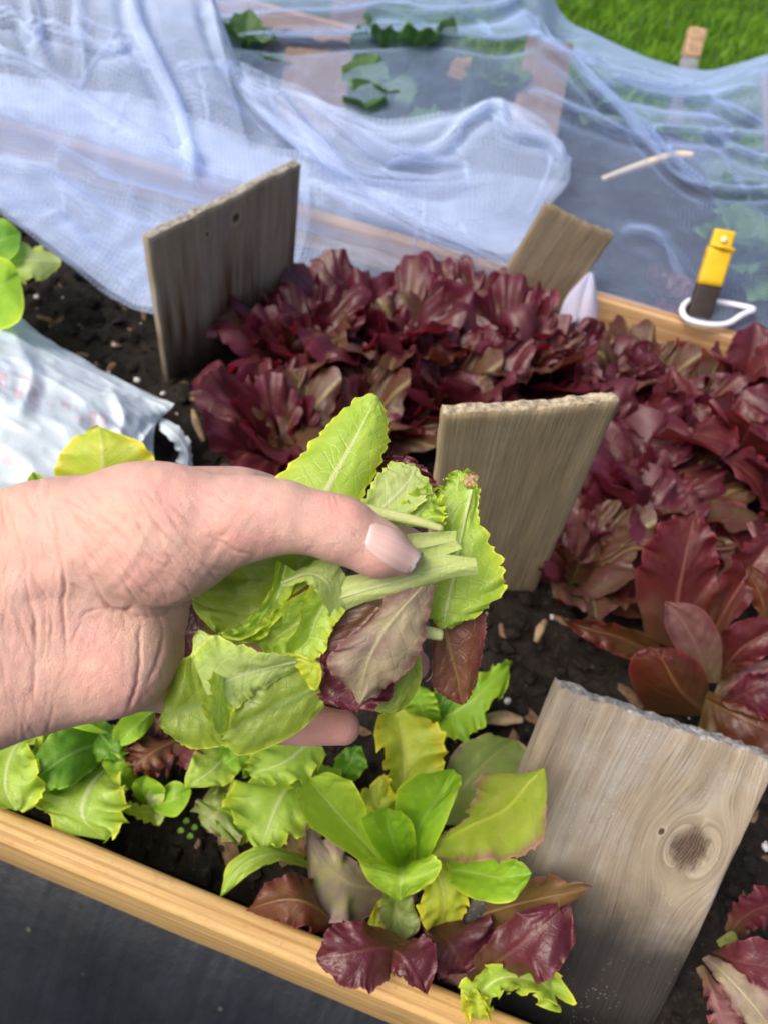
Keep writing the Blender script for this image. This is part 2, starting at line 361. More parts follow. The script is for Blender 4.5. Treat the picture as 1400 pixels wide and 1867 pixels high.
gc = tg.mix(tg.sstep(gn, .35, .65), (.10, .26, .010), (.17, .36, .016)); gc = tg.mix(tg.sstep(gn2, .5, .7, 0., .6), gc, (.17, .30, .04))
gt = tg.n('ShaderNodeBsdfTranslucent'); tg.put(gc, gt.inputs[0])
grass_m = tg.done(tg.mixs(.35, tg.pbsdf(gc, .6, None, .3), gt.outputs[0]))
tag(mesh_obj('grass', V, Fs, grass_m, origin=(0, 3, LAWN_Z), smooth=False), kind='stuff')

# ------------------------------------------------------------------ raised beds
def beam(name, p0, p1, q, w, h, mat, parent, bev=.0025, nseg=60, rough=.0006):
    """a rounded board from p0 to p1; w along q, h along the third axis; p are the centre line ends"""
    p0 = np.asarray(p0, float); p1 = np.asarray(p1, float); ax = nrm(p1 - p0); q = nrm(q - ax * np.dot(q, ax)); s = np.cross(ax, q)
    sec = []
    for (a, b, ang) in ((1, 1, 0), (-1, 1, 90), (-1, -1, 180), (1, -1, 270)):
        for k in range(4):
            an = math.radians(ang + 30 * k); sec.append((a * (w / 2 - bev) + bev * math.cos(an), b * (h / 2 - bev) + bev * math.sin(an)))
    n = len(sec); V = []
    for i in range(nseg):
        c = p0 + (p1 - p0) * i / (nseg - 1)
        for (a, b) in sec:
            pt = c + q * a + s * b
            V.append(pt)
    V = np.array(V); V += rough * fbm(V * 60, 3)[:, None] * nrm(V - np.repeat(p0[None] + (p1 - p0)[None] * np.linspace(0, 1, nseg)[:, None], n, 0))
    Fs = [(i * n + k, i * n + (k + 1) % n, (i + 1) * n + (k + 1) % n, (i + 1) * n + k) for i in range(nseg - 1) for k in range(n)]
    Fs += [tuple(range(n))[::-1], tuple((nseg - 1) * n + k for k in range(n))]
    o = mesh_obj(name, V, Fs, mat, parent, origin=(p0 + p1) / 2)
    return o
Z3 = np.array([0, 0, 1.]); Y3 = np.array([0, 1., 0]); X3 = np.array([1., 0, 0])
bed = empty('raised_bed', (0, .4, LAWN_Z), 'near raised bed with a yellow pine rail and black fabric sides, planted with lettuce', 'raised bed')
beam('rail', (-1.3, .0705, .0085), (1.3, .0705, .0085), Y3, .017, .073, M_RAIL, bed, bev=.004, nseg=120)
beam('rail', (-1.3, .8, .0), (1.3, .8, .0), Y3, .018, .125, M_RAILB, bed, bev=.003, nseg=120)
beam('rail', (-1.3, .0705, .0), (-1.3, .8, .0), X3, .018, .09, M_RAILB, bed)
beam('rail', (1.3, .0705, .0), (1.3, .8, .0), X3, .018, .09, M_RAILB, bed)
def liner(y, yb, z0, z1, sgn, x0=-1.29, x1=1.29, wob=.006):
    nx, nz = 260, 40
    X, T = np.meshgrid(np.linspace(x0, x1, nx), np.linspace(0, 1, nz)); Z = z0 + (z1 - z0) * T
    Yv = y + (yb - y) * T ** .8 + sgn * wob * T * (1.2 * np.sin(X * 46 + 2.5 * np.sin(X * 13)) + 1.3 * fbm(np.stack([X * 14, T * 1.5, 0 * X + y], -1), 3))
    i = np.arange(nx * nz).reshape(nz, nx)
    return np.stack([X, Yv, Z], -1).reshape(-1, 3), np.stack([i[:-1, :-1], i[:-1, 1:], i[1:, 1:], i[1:, :-1]], -1).reshape(-1, 4)
V, Fs = liner(.066, -.16, -.024, LAWN_Z + .02, -1, wob=.016); mesh_obj('fabric_side', V, Fs, M_FAB, bed)
V, Fs = liner(.80, .815, -.06, LAWN_Z + .004, 1); mesh_obj('fabric_side', V, Fs, M_FAB, bed)
V, Fs = liner(.0815, .083, .036, -.03, 1, wob=.0015); mesh_obj('liner', V, Fs, simple_mat('black_plastic', (.008, .008, .009), .45, .5), bed)
V, Fs = liner(.789, .787, .02, -.03, -1, wob=.002); mesh_obj('liner', V, Fs, bpy.data.materials['black_plastic'], bed)
bed2 = empty('raised_bed', (0, 1.4, LAWN_Z), 'far raised bed under the white netting, beside the lawn', 'raised bed')
beam('rail', (-1.7, .827, -.02), (1.9, .827, -.02), Y3, .016, .07, M_RAILB, bed2, nseg=90)
beam('rail', (-1.7, BK, -.03), (-.17, BK, -.03), Y3, .018, .09, M_RAILB, bed2, nseg=90)
beam('rail', (-1.7, .827, -.0), (-1.7, BK, .0), X3, .018, .09, M_RAILB, bed2)
beam('rail', (1.9, .827, -.0), (1.9, BK, .0), X3, .018, .09, M_RAILB, bed2)
V, Fs = liner(BK, BK + .02, -.04, LAWN_Z + .004, 1, -1.69, 1.89); mesh_obj('fabric_side', V, Fs, M_FAB, bed2)

# loose matter on the soil
def lumps(name, n, area, size, mat, flat=.6, seed=1, elong=1., zoff=0.):
    r = np.random.default_rng(seed); V = []; Fs = []
    ico = np.array([(0, 0, 1), (.89, 0, .45), (.28, .85, .45), (-.72, .53, .45), (-.72, -.53, .45), (.28, -.85, .45), (.72, .53, -.45), (-.28, .85, -.45), (-.89, 0, -.45), (-.28, -.85, -.45), (.72, -.53, -.45), (0, 0, -1)])
    tri = [(0, 1, 2), (0, 2, 3), (0, 3, 4), (0, 4, 5), (0, 5, 1), (1, 6, 2), (2, 7, 3), (3, 8, 4), (4, 9, 5), (5, 10, 1), (6, 7, 2), (7, 8, 3), (8, 9, 4), (9, 10, 5), (10, 6, 1), (11, 7, 6), (11, 8, 7), (11, 9, 8), (11, 10, 9), (11, 6, 10)]
    for k in range(n):
        x, y = r.uniform(area[0], area[1]), r.uniform(area[2], area[3]); s = size[0] + (size[1] - size[0]) * r.random() ** 2.5
        p = ico * (1 + r.uniform(-.35, .35, (12, 1))) * np.array([s * elong, s, s * flat]); a, b = r.uniform(0, 6.28), r.normal(0, .25)
        ca, sa = math.cos(a), math.sin(a); cb, sb = math.cos(b), math.sin(b)
        p = p @ np.array([[cb, 0, sb], [0, 1, 0], [-sb, 0, cb]]) @ np.array([[ca, sa, 0], [-sa, ca, 0], [0, 0, 1]])
        z = float(soil_z(np.array([x]), np.array([y]))[0]) + zoff
        o = len(V); V.extend((p + np.array([x, y, z + s * flat * .3])).tolist()); Fs.extend([(a_ + o, b_ + o, c_ + o) for a_, b_, c_ in tri])
    o = mesh_obj(name, V, Fs, mat, origin=((area[0] + area[1]) / 2, (area[2] + area[3]) / 2, 0), smooth=False)
    return tag(o, kind='stuff')
lumps('soil_clods', 9000, (-.8, .8, .085, .785), (.0010, .009), M_SOIL, .75, 1)
M_PERL = simple_mat('perlite_grain', (.62, .62, .60), .7, .3, .15, 500)
lumps('perlite', 420, (-.75, .6, .085, .785), (.001, .0042), M_PERL, .8, 2)
M_CHIP = simple_mat('bark_chip', (.16, .10, .06), .8, .2, .4, 150, .4)
lumps('bark_chips', 560, (-.75, .7, .085, .785), (.002, .007), M_CHIP, .35, 3, 2.6)

# ------------------------------------------------------------------ weathered boards
def board_mat(name, c1, c2, dark, knots=(), w=.1, stain=None, damp=None, rust=None, grey=(.42, .42, .40)):
    """grain runs along local Z and flows round the knots; local X across, origin at the middle of the top edge"""
    t = NT(name); ob = t.obj(); X, Y, Z = t.sep(ob)[:3]
    gx = X; ringmask = None; hole = None
    for (kx, kz, kr) in knots:
        dx = t.math('SUBTRACT', X, kx); dz = t.math('MULTIPLY', t.math('SUBTRACT', Z, kz), .8)
        r2 = t.math('ADD', t.math('MULTIPLY', dx, dx), t.math('ADD', t.math('MULTIPLY', dz, dz), 1e-7))
        ps = t.math('DIVIDE', t.math('MULTIPLY', dx, -kr * kr * 1.2), t.math('MAXIMUM', r2, kr * kr * .5))
        gx = t.math('ADD', gx, ps)
        rr = t.math('SQRT', r2); hm = t.sstep(t.math('ADD', rr, t.math('MULTIPLY', t.math('SUBTRACT', t.noise(ob, 160, 3), .5), kr * .5)), kr * .35, kr * .85, 1., 0.)
        hole = hm if hole is None else t.math('MAXIMUM', hole, hm)
        rm = t.sstep(rr, kr * .85, kr * 1.7, 1., 0.); ringmask = rm if ringmask is None else t.math('MAXIMUM', ringmask, rm)
    wv = t.noise(t.scale(ob, (6, 6, 1.)), 3, 3)
    gxw = t.math('ADD', gx, t.math('MULTIPLY', t.math('SUBTRACT', wv, .5), .012))
    gv = t.comb(t.math('MULTIPLY', gxw, 1.), t.math('MULTIPLY', Y, .6), t.math('MULTIPLY', Z, .035))
    g1 = t.noise(gv, 130, 5, .6); g2 = t.noise(gv, 520, 4, .65); g3 = t.noise(t.comb(gxw, Y, t.math('MULTIPLY', Z, .12)), 45, 3)
    blot = t.noise(ob, 22, 5, .6); spk = t.noise(ob, 900, 2, .7)
    c = t.mix(t.sstep(g1, .33, .67), c1, c2)
    c = t.mix(t.sstep(g3, .42, .7, 0., .5), c, dark)
    c = t.mix(t.sstep(g2, .54, .72, 0., .7), c, tuple(x * .42 for x in c1)); c = t.mix(t.sstep(g2, .30, .44, .5, 0.), c, tuple(min(.6, x * 1.35 + .03) for x in c2))
    c = t.mix(t.sstep(blot, .45, .7, 0., .5), c, grey)
    if ringmask is not None:
        c = t.mix(t.math('MULTIPLY', ringmask, .55), c, tuple(min(.58, x * 1.25) for x in c2))
        c = t.mix(t.math('MULTIPLY', t.math('MULTIPLY', ringmask, t.sstep(g1, .5, .6)), .6), c, dark)
        c = t.mix(hole, c, t.mix(t.sstep(t.math('SINE', t.math('MULTIPLY', t.math('ADD', rr, t.math('MULTIPLY', t.noise(ob, 130, 3), .004)), 3600.)), -.6, .8), (.055, .04, .03), (.16, .105, .07)))
    if rust: # iron-brown streaks
        rn = t.noise(t.comb(t.math('MULTIPLY', X, 60.), Y, t.math('MULTIPLY', Z, 5.)), 1., 3)
        c = t.mix(t.math('MULTIPLY', t.sstep(rn, .48, .66), t.sstep(Z, rust[0], rust[1], 0., .9)), c, (.13, .055, .02))
    if damp: # a tide mark of soil and damp climbing from the buried end
        wob = t.math('ADD', Z, t.math('MULTIPLY', t.math('SUBTRACT', blot, .5), .05))
        c = t.mix(t.sstep(wob, damp[0], damp[1], 0., .93), c, (.018, .018, .021))
    wsp = t.voro(ob, 420); c = t.mix(t.math('MULTIPLY', t.sstep(wsp.outputs['Distance'], .10, .19, 1., 0.), t.sstep(t.noise(ob, 26, 2), .48, .64, 0., .6)), c, (.66, .64, .60))
    # sawn end grain on top is silver grey and pitted
    nz = t.sep(t.n('ShaderNodeTexCoord').outputs['Normal'])[2]
    eg = t.sstep(nz, .45, .75); en = t.noise(ob, 260, 4, .7)
    c = t.mix(eg, c, t.mix(t.sstep(en, .35, .65), tuple(x * .45 for x in grey), tuple(min(1, x * 1.25) for x in grey)))
    h = t.math('ADD', t.math('MULTIPLY', g2, 1.), t.math('ADD', t.math('MULTIPLY', g1, 1.2), t.math('MULTIPLY', spk, .5)))
    if hole is not None: h = t.math('SUBTRACT', h, t.math('MULTIPLY', hole, 1.3))
    return t.done(t.pbsdf(c, .78, t.bump(h, .75, .0012), .25))
def plank(name, o, u, v, w, ln, th, mat, label, cat='wooden board', knotch=(), rough=.0006, group=None):
    """o = top left corner of the front face, u along the top, v down the board; local axes X=u, Z=-v"""
    u = nrm(u); v = nrm(v - u * np.dot(v, u)); nn = np.cross(u, v)
    # nn points away from the camera: local X = u, Y = nn, Z = -v is right-handed
    nx, nz, nt = 44, max(24, int(ln / .005)), 7
    V = []; Fs = []; index = {}
    def vid(i, j, k):
        if (i, j, k) in index: return index[(i, j, k)]
        x, z, y = (i / (nx - 1) - .5) * w, -j / (nz - 1) * ln, k / (nt - 1) * th
        # soften the arrises
        e = .0013
        bx = 1 if i in (0, nx - 1) else 0; bz = 1 if j == 0 else 0; by = 1 if k in (0, nt - 1) else 0
        if bx + by + bz >= 2:
            if bx: x -= math.copysign(e * .6, x)
            if bz: z -= e * .6
            if by: y -= e * .6 * (1 if k else -1)
        p = np.array([x, y, z])
        index[(i, j, k)] = len(V); V.append(p); return index[(i, j, k)]
    for k in (0, nt - 1):
        for i in range(nx - 1):
            for j in range(nz - 1):
                q = (vid(i, j, k), vid(i + 1, j, k), vid(i + 1, j + 1, k), vid(i, j + 1, k)); Fs.append(q if k else q[::-1])
    for k in range(nt - 1):
        for i in range(nx - 1):
            for j in (0, nz - 1):
                q = (vid(i, j, k), vid(i + 1, j, k), vid(i + 1, j, k + 1), vid(i, j, k + 1)); Fs.append(q if j == 0 else q[::-1])
        for j in range(nz - 1):
            for i in (0, nx - 1):
                q = (vid(i, j, k), vid(i, j + 1, k), vid(i, j + 1, k + 1), vid(i, j, k + 1)); Fs.append(q[::-1] if i == 0 else q)
    V = np.array(V)
    d = fbm(np.stack([V[:, 0] * 90, V[:, 1] * 90, V[:, 2] * 14], -1), 3)
    V[:, 1] += rough * d
    top = V[:, 2] > -.0025                                                # the saw cut is ragged
    V[top, 2] += rough * 2.2 * fbm(V[top] * 260, 3) + rough * 1.5 * fbm(V[top] * 70, 2)
    V[:, 0] += rough * .9 * fbm(np.stack([V[:, 2] * 40, V[:, 1] * 60, 0 * V[:, 0] + (V[:, 0] > 0) * 7], -1), 3)
    for (kx, kz, kr, dp) in knotch:
        rr = np.hypot(V[:, 0] - kx, V[:, 2] - kz); V[:, 1] += dp * np.exp(-(rr / kr) ** 4) * (V[:, 1] < th / 2)
    me = bpy.data.meshes.new(name); me.from_pydata(V.tolist(), [], Fs); me.materials.append(mat)
    bm = bmesh.new(); bm.from_mesh(me); bmesh.ops.recalc_face_normals(bm, faces=bm.faces); bm.to_mesh(me); bm.free()
    me.polygons.foreach_set('use_smooth', [True] * len(me.polygons))
    try: me.set_sharp_from_angle(angle=math.radians(50))
    except Exception: pass
    ob = bpy.data.objects.new(name, me); COL.objects.link(ob)
    m = Matrix(((u[0], nn[0], -v[0]), (u[1], nn[1], -v[1]), (u[2], nn[2], -v[2]))).to_4x4()
    ob.matrix_world = Matrix.Translation([float(a) for a in (np.asarray(o) + u * w / 2)]) @ m
    return tag(ob, label, cat, group)
GRP = 'grey boards standing in the lettuce bed'
b4m = board_mat('board_front', (.29, .235, .17), (.39, .325, .24), (.18, .14, .10), knots=((.040, -.066, .0165), (.020, -.061, .0028)), damp=(-.085, -.145), grey=(.42, .41, .39))
plank('wooden_board', np.array([.0812, .218, .1486]), np.array([.9896, .0844, -.1166]), np.array([-.0311, -.6656, -.7457]), .132, .26, .018, b4m,
      'thick grey weathered board with a round dark knot and blackened foot, nearest the camera', knotch=((.040, -.066, .012, .0012),), rough=.0006, group=GRP)
b3m = board_mat('board_mid', (.37, .285, .175), (.43, .34, .215), (.29, .22, .13), grey=(.42, .36, .26))
plank('wooden_board', np.array([-.0295, .3017, .2398]), np.array([.9118, .3822, .15]), np.array([.0692, .2169, -.9737]), .1004, .275, .009, b3m,
      'plain tan grey board with clean sawn top, standing right behind the handful of leaves', group=GRP)
b1m = board_mat('board_left', (.33, .275, .205), (.43, .37, .28), (.17, .125, .085), knots=((-.028, -.024, .0030), (.006, -.022, .0058)), damp=(-.10, -.20), rust=(-.03, -.11), grey=(.36, .34, .30))
plank('wooden_board', np.array([-.3173, .4738, .1763]), np.array([.3756, .9214, .1002]), np.array([-.0854, .142, -.9862]), .1786, .215, .010, b1m,
      'wide dark brown board with two small knots and rusty streaks, left of the red lettuces', group=GRP)
b2m = board_mat('board_back', (.22, .17, .11), (.28, .22, .145), (.14, .105, .065), grey=(.26, .225, .165))
plank('wooden_board', np.array([-.0244, .8288 - .055, .1589]), np.array([.9382, .2251, -.2628]), np.array([-.1731, -.3523 + .28, -.9198]), .0869, .2, .009, b2m,
      'narrow leaning brown board behind the red lettuces, in front of the white netting', group=GRP)
# boards under the far net
fbm_m = board_mat('board_far', (.17, .115, .09), (.21, .15, .12), (.12, .08, .065), grey=(.24, .20, .18))
def plank_px(TL, TR, BL, dt, db, label, ln):
    a, b, c = at_d(*TL, dt), at_d(*TR, dt), at_d(*BL, db)
    plank('wooden_board', a, b - a, c - a, np.linalg.norm(b - a), ln, .012, fbm_m, label, group='boards standing under the far netting')
plank_px((522, 84), (645, 96), (535, 190), 1.26, 1.24, 'square brown board under the netting beside a green leafy plant', .17)
plank_px((962, 62), (1045, 80), (912, 225), 1.33, 1.27, 'tall reddish brown board holding up the netting near the lawn', .22)
plank_px((1388, 128), (1470, 140), (1350, 225), 1.30, 1.25, 'brown board under the netting at the far right edge', .2)
plank_px((612, -40), (680, -34), (618, 40), 1.75, 1.72, 'dark board at the far back of the netting, top of its row', .2)

# ------------------------------------------------------------------ netting
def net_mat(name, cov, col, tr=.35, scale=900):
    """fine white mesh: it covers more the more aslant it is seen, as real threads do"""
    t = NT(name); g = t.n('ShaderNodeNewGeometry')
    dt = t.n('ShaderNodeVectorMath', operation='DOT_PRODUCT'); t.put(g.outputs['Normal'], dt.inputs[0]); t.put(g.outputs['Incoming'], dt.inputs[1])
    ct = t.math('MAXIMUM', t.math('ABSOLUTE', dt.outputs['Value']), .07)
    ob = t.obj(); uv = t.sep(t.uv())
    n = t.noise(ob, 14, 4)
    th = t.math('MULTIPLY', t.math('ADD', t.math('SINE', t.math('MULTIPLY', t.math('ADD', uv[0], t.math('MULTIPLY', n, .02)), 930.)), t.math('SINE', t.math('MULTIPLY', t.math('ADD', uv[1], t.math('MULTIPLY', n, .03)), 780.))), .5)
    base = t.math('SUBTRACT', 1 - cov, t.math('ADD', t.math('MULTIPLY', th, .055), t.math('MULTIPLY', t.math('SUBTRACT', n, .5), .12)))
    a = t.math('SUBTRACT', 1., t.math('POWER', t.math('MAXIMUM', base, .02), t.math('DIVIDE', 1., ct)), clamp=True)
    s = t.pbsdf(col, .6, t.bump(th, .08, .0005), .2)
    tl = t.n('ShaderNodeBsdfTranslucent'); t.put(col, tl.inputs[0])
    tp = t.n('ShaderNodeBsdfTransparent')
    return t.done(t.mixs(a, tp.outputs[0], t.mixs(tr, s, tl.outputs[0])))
M_NET = net_mat('sky_tinted_insect_netting', .18, (.60, .73, 1.), .35)  # white net; the blue cast of skylight is put into its colour
M_NET2 = net_mat('sky_tinted_insect_netting_single', .12, (.46, .63, 1.))  # same white net, skylight blue painted in more strongly
def grid_px(rows, nv, nu):
    """rows of (px, py, val): val over .5 is a depth, below it a height; returns points, uv and their pixels"""
    tu = np.linspace(0, 1, nu); tv = np.linspace(0, 1, nv)
    rr = []
    for row in rows:
        P = np.array([at_d(x, y, h) if h > .5 else at_z(x, y, h) for x, y, h in row]); rr.append(cat(P, tu))
    rr = np.array(rr); G = np.stack([cat(rr[:, j], tv) for j in range(nu)], 1)
    return G
def seg_dist(px, py, poly, n=60):
    c = cat(np.array(poly, float), np.linspace(0, 1, n))
    best = np.full(px.shape, 1e9); tt = np.zeros(px.shape); sd = np.zeros(px.shape)
    for i in range(n - 1):
        a, b = c[i], c[i + 1]; d = b - a; L2 = d @ d + 1e-9
        t = np.clip(((px - a[0]) * d[0] + (py - a[1]) * d[1]) / L2, 0, 1)
        qx, qy = a[0] + t * d[0], a[1] + t * d[1]; dd = np.hypot(px - qx, py - qy)
        sg = np.sign(d[0] * (py - a[1]) - d[1] * (px - a[0]))
        m = dd < best; best = np.where(m, dd, best); tt = np.where(m, (i + t) / (n - 1), tt); sd = np.where(m, sg, sd)
    return best, tt, sd
def folds(G, fl, ripple=.004, rs=7., seed=0, aniso=(1, 1, 1)):
    q = proj(G); px, py = q[..., 0], q[..., 1]; disp = 0 * px
    for poly, amp, w in fl:
        w = w * .75
        d, t, s = seg_dist(px, py, poly); d = d * s
        taper = smooth(t, -.02, .12) * (1 - smooth(t, .88, 1.02))
        disp = disp + amp * taper * (1 / (1 + (d / w) ** 2) ** 1.5 - .55 * np.exp(-((np.abs(d) - 2.2 * w) / (1.1 * w)) ** 2))   # a pinched crest between two hollows
    W = G * np.array(aniso) * rs + seed
    rid = 1 - np.abs(vnoise(W + .5 * fbm(W * .7, 2)[..., None]) * 2)
    rid2 = 1 - np.abs(vnoise(W * 2.3 + 5) * 2)
    disp = disp + ripple * rid + ripple * .45 * rid2
    to = nrm(np.array([0, 0, H]) - G)
    up = np.array([0, 0, 1.])
    return G + (to * .6 + up * .5) * disp[..., None]
def gridfaces(G, o=0):
    nv, nu = G.shape[:2]; i = np.arange(nv * nu).reshape(nv, nu) + o
    return np.stack([i[:-1, :-1], i[:-1, 1:], i[1:, 1:], i[1:, :-1]], -1).reshape(-1, 4)
def pleats(Gs, fl, k=1., seg=70, m=13, seed=0):
    """pinched pleats of the same net: half tubes of cloth standing on the sheet along each fold"""
    out = []; o = 0; V = []; Fc = []
    for G in Gs: V.append(G.reshape(-1, 3)); Fc.append(gridfaces(G, o)); o += len(V[-1])
    bv = BVHTree.FromPolygons([Vector(v) for v in np.vstack(V)], [tuple(int(i) for i in q) for q in np.vstack(Fc)])
    for j, (poly, amp, w) in enumerate(fl):
        t = np.linspace(0, 1, seg); c = cat(np.array(poly, float), t)
        c = c + 5 * np.stack([vnoise(np.stack([t * 6 + j, 0 * t + seed, 0 * t], -1)), vnoise(np.stack([t * 6 + j, 0 * t + seed, 0 * t + 7], -1))], -1)
        d = []
        for p in c:
            dr = ray(*p); L_ = np.linalg.norm(dr); h = bv.ray_cast(Vector((0, 0, H)), Vector(dr / L_))
            d.append(h[3] / L_ if h[0] is not None else np.nan)
        d = np.array(d); ok = ~np.isnan(d)
        if ok.sum() < 12: continue
        c, d, t = c[ok], d[ok], np.linspace(0, 1, ok.sum())
        for _ in range(10): d[1:-1] = .5 * d[1:-1] + .25 * (d[:-2] + d[2:])
        P = np.array([at_d(p[0], p[1], x - .003) for p, x in zip(c, d)]); T = nrm(np.gradient(P, axis=0)); n = nrm(np.array([0, 0, H]) - P); sd = nrm(np.cross(T, n))
        r = w * k * d / F * np.clip(np.sin(np.pi * np.clip(t * .94 + .03, 0, 1)), 0, 1) ** .5 * (.75 + .55 * vnoise(np.stack([t * 5 + 3 * j, 0 * t + seed, 0 * t + 2], -1)))
        ph = np.radians(np.linspace(-105, 105, m))[None, :, None]; wide = (1.15 + .5 * vnoise(np.stack([t * 4, 0 * t + j, 0 * t + 5], -1)))[:, None, None]
        out.append(P[:, None] + r[:, None, None] * (sd[:, None] * np.sin(ph) * wide + n[:, None] * (np.cos(ph) * 1.1 - .1)))
    return out
def sheet(parts, name, mat, label=None, cat_=None, parent=None):
    V = []; Fs = []; UV = []
    for G in parts:
        nv, nu = G.shape[:2]; o = len(V); i = np.arange(nv * nu).reshape(nv, nu) + sum(len(v) for v in V)
        V.append(G.reshape(-1, 3)); Fs.append(np.stack([i[:-1, :-1], i[:-1, 1:], i[1:, 1:], i[1:, :-1]], -1).reshape(-1, 4))
        du = np.linalg.norm(np.diff(G, axis=1), axis=-1).mean(0).cumsum(); dv = np.linalg.norm(np.diff(G, axis=0), axis=-1).mean(1).cumsum()
        u, v = np.meshgrid(np.r_[0, du], np.r_[0, dv]); UV.append(np.stack([u, v], -1).reshape(-1, 2))
    ob = mesh_obj(name, np.vstack(V), np.vstack(Fs), mat, parent, uv=np.vstack(UV))
    if label: tag(ob, label, cat_)
    return ob
HF = [([(240, -20), (255, 50), (295, 135), (330, 210), (355, 300), (370, 350)], .030, 13),
      ([(-20, 100), (60, 130), (150, 190), (250, 250), (330, 285), (420, 345)], .026, 12),
      ([(-20, 55), (30, 35), (60, 62), (95, 52), (150, 75), (210, 95), (245, 75)], .022, 9),
      ([(380, -10), (400, 60), (430, 130), (480, 200), (560, 270), (640, 330), (760, 400), (870, 460), (930, 490)], .028, 12),
      ([(440, 150), (520, 200), (600, 290), (680, 330), (780, 340), (880, 330)], .020, 14),
      ([(905, 190), (930, 240), (1000, 262), (1030, 300)], .018, 10),
      ([(905, 190), (850, 225), (800, 275), (700, 300)], .016, 11),
      ([(560, 180), (640, 240), (720, 290), (820, 300)], .018, 11),
      ([(-20, 300), (100, 330), (200, 400), (300, 440)], .014, 16),
      ([(-20, 360), (90, 395), (170, 460), (240, 530)], .010, 16),
      ([(140, -20), (150, 60), (152, 140)], .016, 12),
      ([(560, 330), (660, 380), (780, 440), (880, 470)], .014, 13),
      ([(320, 125), (370, 120), (420, 130)], .015, 10)]
HF2 = [([(60, -20), (70, 40), (62, 110)], 0, 9), ([(-20, 200), (60, 235), (150, 290), (230, 345), (262, 405)], 0, 8), ([(-20, 395), (60, 440), (150, 505), (210, 550), (270, 570)], 0, 5),
       ([(210, 100), (300, 130), (400, 120), (440, 128)], 0, 10), ([(480, 145), (560, 180), (640, 215), (700, 235), (770, 232), (850, 212), (905, 190), (960, 228), (1020, 275), (1038, 325)], 0, 7),
       ([(470, 200), (540, 255), (610, 300), (690, 320), (720, 350)], 0, 9), ([(540, 545), (620, 528), (700, 533), (800, 525), (880, 508)], 0, 5), ([(660, 240), (720, 270), (790, 290), (860, 300)], 0, 8),
       ([(560, 420), (680, 470), (800, 500), (880, 480)], 0, 7), ([(960, 240), (1000, 280), (990, 340), (965, 400)], 0, 7)]
rw = np.random.default_rng(21); HF3 = []; CF3 = []
for k_ in range(46):
    x, y = rw.uniform(-20, 900), rw.uniform(0, 480)
    if y > 330 + .18 * x or y < -20 + .28 * (x - 300): continue
    an = rw.choice([rw.normal(.55, .25), rw.normal(1.25, .25)]); pl = [(x, y)]
    for q_ in range(4): an += rw.normal(0, .22); L_ = rw.uniform(22, 55); pl.append((pl[-1][0] + math.cos(an) * L_, pl[-1][1] + math.sin(an) * L_))
    HF3.append((pl, 0, rw.uniform(2.5, 5)))
for k_ in range(26):
    x, y = rw.uniform(400, 1380), rw.uniform(10, 330)
    an = rw.normal(.35, .3) if x > 1000 else rw.normal(.05, .15); pl = [(x, y)]
    for q_ in range(4): an += rw.normal(0, .15); L_ = rw.uniform(25, 70); pl.append((pl[-1][0] + math.cos(an) * L_, pl[-1][1] + math.sin(an) * L_))
    if y < 110 or x > 1060: CF3.append((pl, 0, rw.uniform(1.6, 3.2)))
heap_rows = [
    [(-260, -160, 1.28), (-60, -150, 1.26), (150, -140, 1.24), (330, -120, 1.22), (385, -20, 1.2), (445, 125, 1.12), (560, 172, 1.10), (690, 224, 1.08), (795, 216, 1.08), (905, 184, 1.08), (985, 215, 1.08), (1040, 290, 1.05)],
    [(-260, 20, 1.12), (-60, 20, 1.11), (130, 20, 1.10), (290, 30, 1.09), (380, 60, 1.07), (450, 175, 1.05), (560, 215, 1.03), (690, 260, 1.02), (800, 245, 1.02), (900, 220, 1.02), (980, 255, 1.01), (1038, 310, .99)],
    [(-260, 150, 1.02), (-60, 160, 1.01), (110, 180, 1.00), (270, 210, .99), (370, 240, .98), (450, 280, .97), (570, 310, .96), (690, 340, .95), (800, 340, .95), (890, 330, .95), (965, 340, .95), (1030, 345, .955)],
    [(-260, 280, .94), (-60, 290, .94), (100, 330, .93), (230, 390, .92), (350, 420, .91), (450, 430, .905), (570, 430, .90), (690, 440, .895), (790, 440, .895), (880, 430, .90), (940, 420, .91), (985, 400, .92)],
    [(-260, 290, .04), (-60, 345, .03), (60, 425, .025), (160, 500, .02), (270, 568, .02), (400, 580, .02), (530, 552, .01), (600, 532, .015), (700, 536, .01), (790, 530, .01), (900, 505, .03), (940, 480, .05)]]
def over_rail(G):
    """the net lies in front of the back rail and over its top edge"""
    q = proj(G); d = q[..., 2]; r = (G - np.array([0, 0, H])) / d[..., None]
    t1 = .778 / r[..., 1]; z1 = H + r[..., 2] * t1
    lim = t1 + .30 * smooth(z1, .078, .17) + 2. * smooth(z1, .15, .4)
    d = np.minimum(d, lim); c0 = d.copy()
    for _ in range(14): d[1:-1] = .5 * d[1:-1] + .25 * (d[:-2] + d[2:])
    return np.array([0, 0, H]) + r * np.minimum(d, np.maximum(c0, t1 + .008 + .3 * smooth(z1, .06, .2)))[..., None]
G1 = folds(over_rail(grid_px(heap_rows, 150, 260)), HF, .006, 8., 0)
low = smooth(np.linspace(0, 1, 150), .72, 1.)[:, None, None]
G0 = over_rail(grid_px(heap_rows, 150, 260)); G1 = over_rail(G0 * low * .8 + G1 * (1 - low * .8))
